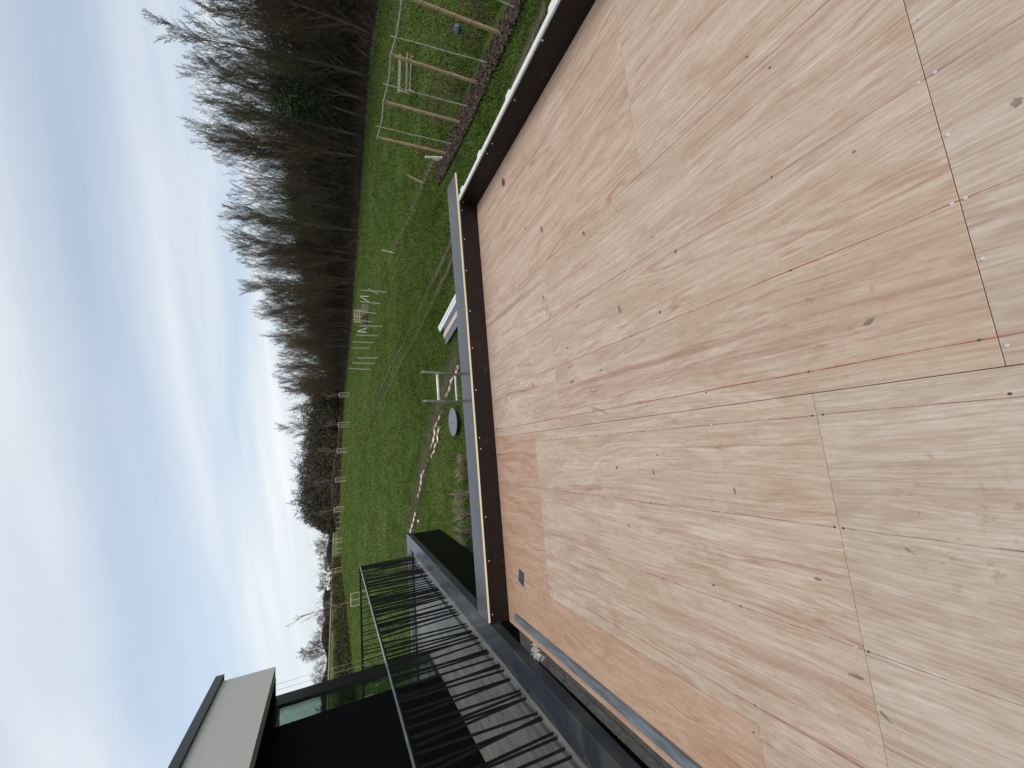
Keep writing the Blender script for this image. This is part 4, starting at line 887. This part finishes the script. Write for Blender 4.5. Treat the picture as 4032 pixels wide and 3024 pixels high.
# trees along the crest on the far left
crest = [(-9.2, 300, .8), (-9.9, 288, 1.0), (-10.6, 292, 1.05), (-11.2, 296, .9), (-12.6, 310, .85), (-13.6, 300, .75), (-14.4, 305, .8), (-15.2, 302, .9), (-15.9, 315, .7), (-17.6, 290, .8), (-18.2, 300, .8), (-18.9, 295, .7), (-19.6, 290, .8), (-20.4, 275, 1.0), (-21.1, 262, 1.35), (-21.8, 280, 1.0), (-22.6, 285, .75), (-23.4, 280, .8), (-24.3, 282, .8), (-25.2, 285, .7), (-26.6, 290, .6), (-28.0, 290, .7)]
for k, (az, d, s) in enumerate(crest):
    x, y = d * math.sin(math.radians(az)), d * math.cos(math.radians(az))
    lab = 'large bushy bare tree standing out on the left skyline near the house' if k == 14 else 'small bare tree on the far left skyline, %s counting leftwards' % ORD[k]
    place_tree(BUSH[k % 4], x, y, s * 1.0, lab, group='trees on the left skyline', mats=('bark_far', 'twig_red')[k % 2], sx=1.2, z=gzf(x, y) + 0.02 * max(0, d - 255))
def crest_scrub(n):
    az = np.radians(np.random.uniform(-30, -8.5, n)); d = np.random.uniform(285, 320, n); x, y = d * np.sin(az), d * np.cos(az); h = 3.2 + 2.2 * np.sin(az * 60) * np.sin(az * 23 + 1)
    return np.stack([x, y, gz(x, y) + 0.03 * (d - 255) + np.random.random(n) * np.maximum(h, .8)], 1)
kind(obj('skyline_scrub', leaf_cloud(42000, crest_scrub, 0.45, 'skyline_scrub'), 'twig_red'), 'stuff')
# houses on the skyline
def far_house(az, d, w, dep, hw, hr, label, rot):
    x, y = d * math.sin(math.radians(az)), d * math.cos(math.radians(az)); z = gzf(x, y) + 0.03 * (d - 255)
    e = thing('far_house', label, 'house', (x, y, z)); e.rotation_euler[2] = rot
    def add(nm, mb, m, par=None):
        me = bpy.data.meshes.new(nm); me.from_pydata(mb.v, [], mb.f); me.materials.append(M[m]); o = bpy.data.objects.new(nm, me); COL.objects.link(o); o.parent = par or e; return o
    mb = MB(); mb.v = [(-w / 2, -dep / 2, -2), (w / 2, -dep / 2, -2), (w / 2, dep / 2, -2), (-w / 2, dep / 2, -2), (-w / 2, -dep / 2, hw), (w / 2, -dep / 2, hw), (w / 2, dep / 2, hw), (-w / 2, dep / 2, hw), (-w / 2, 0, hw + hr), (w / 2, 0, hw + hr)]
    mb.f = [(0, 1, 5, 4), (2, 3, 7, 6), (1, 2, 6, 9, 5), (3, 0, 4, 8, 7)]; add('wall', mb, 'far_wall')
    mb = MB(); o = 0.4; k = hr * 0.4 / (dep / 2); mb.v = [(-w / 2 - o, -dep / 2 - o, hw - k + .05), (w / 2 + o, -dep / 2 - o, hw - k + .05), (w / 2 + o, 0, hw + hr + .05), (-w / 2 - o, 0, hw + hr + .05), (w / 2 + o, dep / 2 + o, hw - k + .05), (-w / 2 - o, dep / 2 + o, hw - k + .05), (-w / 2 - o, 0, hw + hr + .35), (w / 2 + o, 0, hw + hr + .35), (-w / 2 - o, -dep / 2 - o, hw - k + .35), (w / 2 + o, -dep / 2 - o, hw - k + .35), (w / 2 + o, dep / 2 + o, hw - k + .35), (-w / 2 - o, dep / 2 + o, hw - k + .35)]
    mb.f = [(0, 1, 2, 3), (3, 2, 4, 5), (8, 9, 7, 6), (6, 7, 10, 11), (0, 1, 9, 8), (4, 5, 11, 10), (1, 2, 7, 9), (2, 4, 10, 7), (0, 3, 6, 8), (3, 5, 11, 6)]; rf_ = add('roof', mb, 'far_roof')
    add('chimney', MB().box(w * .2, w * .2 + .8, -.4, .4, hw + hr * .6, hw + hr + 1.2), 'far_wall', rf_)
    for xx in (-w * .28, w * .22): add('window', MB().box(xx - .6, xx + .6, -dep / 2 - .05, -dep / 2 + .02, 0.9, 2.2), 'roof_edge')
far_house(-12.35, 292, 8, 7, 1.8, 2.6, 'small pale house with dark slate roof on the skyline beside the hedge end', 0.9)
far_house(-17.2, 292, 8, 7, 1.2, 2.6, 'house with a broad blue-grey roof on the skyline above the hedge', -0.2)
for k, (az, d, s) in enumerate(((-13.55, 134, 0.42), (-13.95, 133, 0.62), (-14.25, 133, 0.5), (-14.75, 131, 0.42), (-15.1, 130, 0.55))):
    x, y = d * math.sin(math.radians(az)), d * math.cos(math.radians(az)); z = gzf(x, y); mb = MB(); random.seed(k)
    for q in range(5): mb.ball((x + U(-.9, .9) * s, y + U(-.5, .5), z + 1.9 + U(0, 1.7) * s), U(0.35, 0.7) * s, 7, 5, U(.5, 1.2))
    tag(obj('white_heap', mb, 'white_heap', None, (x, y, z)), 'bright white sheeted heap showing above the hedge, %s from the right' % ORD[k], 'heap', 'white heaps behind the hedge')

# hedge
HP = [(-24.8, 116), (-25.4, 104), (-25.8, 95.5), (-25.0, 84), (-24.8, 74), (-25.0, 62), (-26.5, 52), (-29, 44)]
hg = thing('hedge', 'clipped green and bronze hedge crossing the field on the left', 'hedge', (-25, 80, gzf(-25, 80)))
def hedge_pts(n):
    t = np.random.random(n) * (len(HP) - 1); i = np.minimum(t.astype(int), len(HP) - 2); f = t - i; P_ = np.array(HP); p = P_[i] * (1 - f)[:, None] + P_[i + 1] * f[:, None]
    u = np.random.uniform(-1, 1, n); h = np.random.random(n) ** 0.6; s = np.sign(u) * np.abs(u) ** 0.5 * 0.9 * (1 - 0.25 * h); x = p[:, 0] + s; y = p[:, 1] + np.random.normal(0, .3, n)
    top = 2.0 + 0.22 * np.sin(y * 0.9) * np.sin(y * 0.37) + np.random.normal(0, 0.07, n)
    return np.stack([x, y, gz(x, y) + h * top], 1)
me = leaf_cloud(60000, hedge_pts, 0.11, 'foliage'); off = np.array(hg.location); co = np.empty(len(me.vertices) * 3, np.float32); me.vertices.foreach_get('co', co); co = (co.reshape(-1, 3) - off).astype(np.float32); me.vertices.foreach_set('co', co.ravel())
o = obj('foliage', me, 'hedge'); o.parent = hg
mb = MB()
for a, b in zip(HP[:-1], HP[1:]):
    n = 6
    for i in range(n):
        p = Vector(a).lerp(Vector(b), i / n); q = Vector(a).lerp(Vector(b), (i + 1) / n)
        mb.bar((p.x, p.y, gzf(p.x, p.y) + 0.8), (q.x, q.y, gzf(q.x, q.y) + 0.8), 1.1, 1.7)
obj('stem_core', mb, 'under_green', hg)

# ------------------------------------------------------------------ staked saplings
random.seed(8)
def sapling(x, y, label, H_=2.2, w=0.95, big=1.0, rot=0.0):
    z = gzf(x, y) + 0.02; e = thing('staked_sapling', label, 'sapling', (x, y, z), 'staked saplings in the field')
    ca, sa = math.cos(rot), math.sin(rot); pos = [(w / 2, -.15), (-w / 2, -.2), (-w * .12, .5)]
    W = lambda p, zz: (x + p[0] * ca - p[1] * sa, y + p[0] * sa + p[1] * ca, z + zz)
    for p in pos: obj('stake', MB().tube([W(p, -0.1), W(p, H_ + U(-.04, .04))], 0.045 * big, 7), 'post_pale', e)
    for i in range(3): obj('crossbar', MB().bar(W(pos[i], H_ - 0.04), W(pos[(i + 1) % 3], H_ - 0.04), 0.05 * big, 0.09 * big), 'post_pale', e)
    for i in range(2): obj('crossbar', MB().bar(W(pos[i], H_ - .75), W(pos[(i + 1) % 3], H_ - .75), 0.035, 0.06), 'post_grey', e)
    P = dict(seg=[7, 5, 3], wob=[0.03, 0.08, 0.15], up=[0.03, 0.12, 0.06], tap=0.85, rmin=0.012, sides=[6, 4, 3], nb=[9, 5], start=[0.42, 0.2], ang=[(25, 50), (25, 55)], len=[(0.30, 0.5), (0.3, 0.55)], fall=[0.5, 0.4], rr=[0.5, 0.55])
    o_ = []; grow(o_, Vector((x, y, z - 0.1)), Vector((0.02, 0, 1)), 5.6 * U(.85, 1.1), 0.05 * big, 0, P)
    for nm, ls in (('trunk', o_[:1]), ('crown', o_[1:])):
        mb = MB()
        for pts, rad, n in ls: mb.tube(pts, rad, n, cap=False)
        obj(nm, mb, 'bark_sap', e)
for k, (x, y) in enumerate(((14.07, 94.6), (7.26, 91.3), (1.81, 93.2), (-4.36, 96.2), (-10.8, 99.3), (-17.7, 101.5), (-24.0, 101.0))):
    sapling(x, y, 'young bare tree in a timber stake frame, %s from the right along the field' % ORD[k], rot=U(-.3, .3))
sapling(-11.6, 38.2, 'nearest staked young tree seen over the terrace railing', 2.2, 0.95, 0.6, 0.15)
# low fence stakes on the crest behind
for k, (az, d) in enumerate(((-1.4, 128), (-5.9, 130), (-6.5, 122), (-7.2, 124), (-7.8, 122), (-8.5, 118), (-10.2, 108), (-10.9, 112), (-11.4, 116))):
    x, y = d * math.sin(math.radians(az)), d * math.cos(math.radians(az)); z = gzf(x, y)
    tag(obj('fence_stake', MB().tube([(x, y, z - .1), (x + U(-.1, .1), y, z + U(1.1, 1.5))], 0.06, 6), 'post_pale', None, (x, y, z)), 'short pale fence stake at the far edge of the field, %s from the right' % ORD[k], 'stake', 'fence stakes at the far edge of the field')

# ------------------------------------------------------------------ stakes, compost pallets and sticks in the paddock
ST = [(13.0, 31.6, 1.98, .03), (13.4, 35.3, 1.75, .08), (13.6, 38.5, 1.89, .14), (13.95, 42.2, 1.97, .18), (11.0, 34.3, 1.92, -.05), (11.2, 37.9, 1.95, 0), (11.5, 41.4, 2.04, 0), (12.0, 45.6, 1.97, 0), (9.0, 37.6, 1.86, -.07), (9.15, 40.7, 2.04, .03), (9.25, 44.2, 2.2, .15)]
for k, (x, y, h, lx_) in enumerate(ST):
    z = gzf(x, y); pts = [(x + lx_ * t + U(-.015, .015), y, z - 0.1 + (h + .1) * t) for t in (0, .3, .6, 1)]
    row, n_ = ('right', k) if k < 4 else (('middle', k - 4) if k < 8 else ('left', k - 8))
    tag(obj('garden_stake', MB().tube(pts, [0.058, 0.052, 0.05, 0.045], 7), 'post_grey', None, (x, y, z)), 'tall grey stake in the paddock, %s from the front in the %s row' % (ORD[n_], row), 'stake', 'tall stakes in the paddock')
def stick(x0, y0, x1, y1, h, r, mat, label):
    z = gzf(x0, y0); tag(obj('stick', MB().tube([(x0, y0, z - .05), ((x0 + x1) / 2, (y0 + y1) / 2 + .02, z + h / 2), (x1, y1, z + h)], [r, r * .95, r * .8], 7), mat, None, (x0, y0, z)), label, 'post')
stick(18.55, 46.7, 18.5, 46.7, 0.95, 0.06, 'birch', 'upright white birch stick right of the compost pallets')
stick(17.95, 46.9, 18.5, 46.85, 0.95, 0.05, 'birch', 'slanting white birch stick leaning on the upright one right of the pallets')
stick(14.9, 49.1, 14.95, 49.1, 1.12, 0.06, 'birch', 'upright white birch stick left of the compost pallets')
stick(15.45, 48.95, 14.97, 49.05, 1.08, 0.05, 'birch', 'slanting white birch stick left of the compost pallets')
stick(14.8, 36.7, 15.3, 36.6, 0.98, 0.07, 'post', 'leaning brown post beside the first paddock stake')
stick(12.98, 17.5, 13.25, 17.45, 0.88, 0.055, 'post', 'short brown post on the dry grass line just beyond the mulch bed')
stick(14.15, 27.1, 14.25, 27.05, 0.92, 0.05, 'post_pale', 'short pale post on the dry grass line farther out')
stick(11.9, 14.15, 11.75, 14.2, 0.80, 0.055, 'birch', 'split whitish post leaning at the end of the trellis')
stick(12.1, 14.6, 12.12, 14.62, 0.38, 0.06, 'post_pale', 'stump of a sawn-off post at the tip of the mulch bed')
def pallet(x, y, z, w, h, rz, label, mat='post_grey', flat=False):
    e = thing('pallet', label, 'pallet', (x, y, z)); ca, sa = math.cos(rz), math.sin(rz)
    def W(u, v, t): return (x + u * ca - v * sa, y + u * sa + v * ca, z + t)
    for i in range(6):
        t = 0.06 + i * (h - 0.12) / 5
        if flat: obj('slat', MB().bar(W(-w / 2, t, 0.06), W(w / 2, t, 0.06), 0.1, 0.03), mat, e)
        else: obj('slat', MB().bar(W(-w / 2, -0.05, t), W(w / 2, -0.05, t), 0.03, 0.095), mat, e)
    for u in (-w / 2 + .05, 0, w / 2 - .05):
        if flat: obj('bearer', MB().bar(W(u, 0, 0), W(u, h, 0), 0.09, 0.09), mat, e)
        else: obj('bearer', MB().bar(W(u, 0, 0), W(u, 0, h), 0.07, 0.09), mat, e)
pallet(17.1, 47.3, gzf(17.1, 47.3), 1.25, 0.85, -0.33, 'front pallet of the compost box in the paddock, leaning brown', 'bark_sap')
pallet(15.9, 47.5, gzf(15.9, 47.5), 1.2, 0.8, -0.3, 'dark left pallet of the compost box in the paddock', 'bark')
pallet(16.7, 48.6, gzf(16.7, 48.6) + 0.05, 1.5, 1.55, -0.33, 'tall pale pallet rising at the back of the compost box', 'post_pale')
cp = obj('compost_heap', MB().ball((16.3, 48.0, gzf(16.3, 48) + 0.15), 0.75, 12, 7, 0.75), 'litter', None, (16.3, 48.0, gzf(16.3, 48.0))); tag(cp, 'dark compost heap between the pallets', 'compost')
# garden bench beyond the trellis
bn = thing('bench', 'pale wooden bench standing in the field behind the trellis', 'bench', (20.4, 18.6, gzf(20.4, 18.6)))
bz = gzf(20.4, 18.6); a, b = Vector((21.1, 18.2, bz)), Vector((19.5, 19.0, bz)); nn = Vector((0.45, 0.9, 0)).normalized() * 0.42
obj('seat', MB().bar(a + Vector((0, 0, .40)), b + Vector((0, 0, .40)), 0.24, 0.04), 'post', bn)
obj('backrest', MB().bar(a + nn + Vector((0, 0, .72)), b + nn + Vector((0, 0, .72)), 0.04, 0.13), 'post_grey', bn)
for p in (a.lerp(b, .06), a.lerp(b, .94)):
    obj('leg', MB().bar(p, p + Vector((0, 0, .378)), .06, .06), 'post', bn); obj('leg', MB().bar(p + nn * 1.06, p + nn * 1.06 + Vector((0, 0, .8)), .07, .07), 'post_grey', bn)
obj('stretcher', MB().bar(a.lerp(b, .06) + Vector((0, 0, .2)), a.lerp(b, .94) + Vector((0, 0, .2)), .04, .06), 'post_grey', bn)
# withered berry bushes along the trellis
random.seed(4)
for k, (x, y, h) in enumerate(((12.0, 8.6, 1.2), (11.85, 9.4, 1.4), (12.2, 10.7, 1.5), (12.1, 11.3, 1.1), (12.3, 12.5, 1.3), (12.3, 14.4, 1.0), (11.9, 7.4, 1.2))):
    e = thing('berry_bush', 'withered berry bush with brown leaves behind the mulch bed, %s from the right' % ORD[(k + 1) % 7], 'bush', (x, y, -2.66), 'berry bushes behind the mulch bed')
    P = dict(seg=[5, 4, 2], wob=[0.1, 0.16, 0.2], up=[0.03, 0.05, 0.02], tap=0.8, rmin=0.005, sides=[4, 3, 3], nb=[6, 4], start=[0.2, 0.2], ang=[(25, 60), (25, 60)], len=[(0.4, 0.6), (0.3, 0.6)], fall=[0.4, 0.4], rr=[0.6, 0.6]); o_ = []
    for q in range(4): grow(o_, Vector((x + U(-.1, .1), y + U(-.1, .1), -2.7)), Vector((U(-.5, .5), U(-.5, .5), 1)), h * U(.7, 1), 0.012, 0, P)
    mb = MB(); tips = []
    for pts, rad, n in o_: mb.tube(pts, rad, n, cap=False); tips += [pts[-1], pts[len(pts) // 2]]
    obj('stems', mb, 'bark', e); ml = MB()
    for t in tips:
        if rnd() < 0.9:
            t = t + Vector((U(-.05, .05), U(-.05, .05), U(-.05, .05))); s = U(.02, .045); d1 = Vector((U(-1, 1), U(-1, 1), U(-1, 1))).normalized() * s; d2 = Vector((U(-1, 1), U(-1, 1), U(-1, 1))).normalized() * s * .7; kk = len(ml.v); ml.v += [tuple(t - d1), tuple(t + d2), tuple(t + d1), tuple(t - d2)]; ml.f.append((kk, kk + 1, kk + 2, kk + 3))
    obj('foliage', ml, 'shrub_leaf', e)
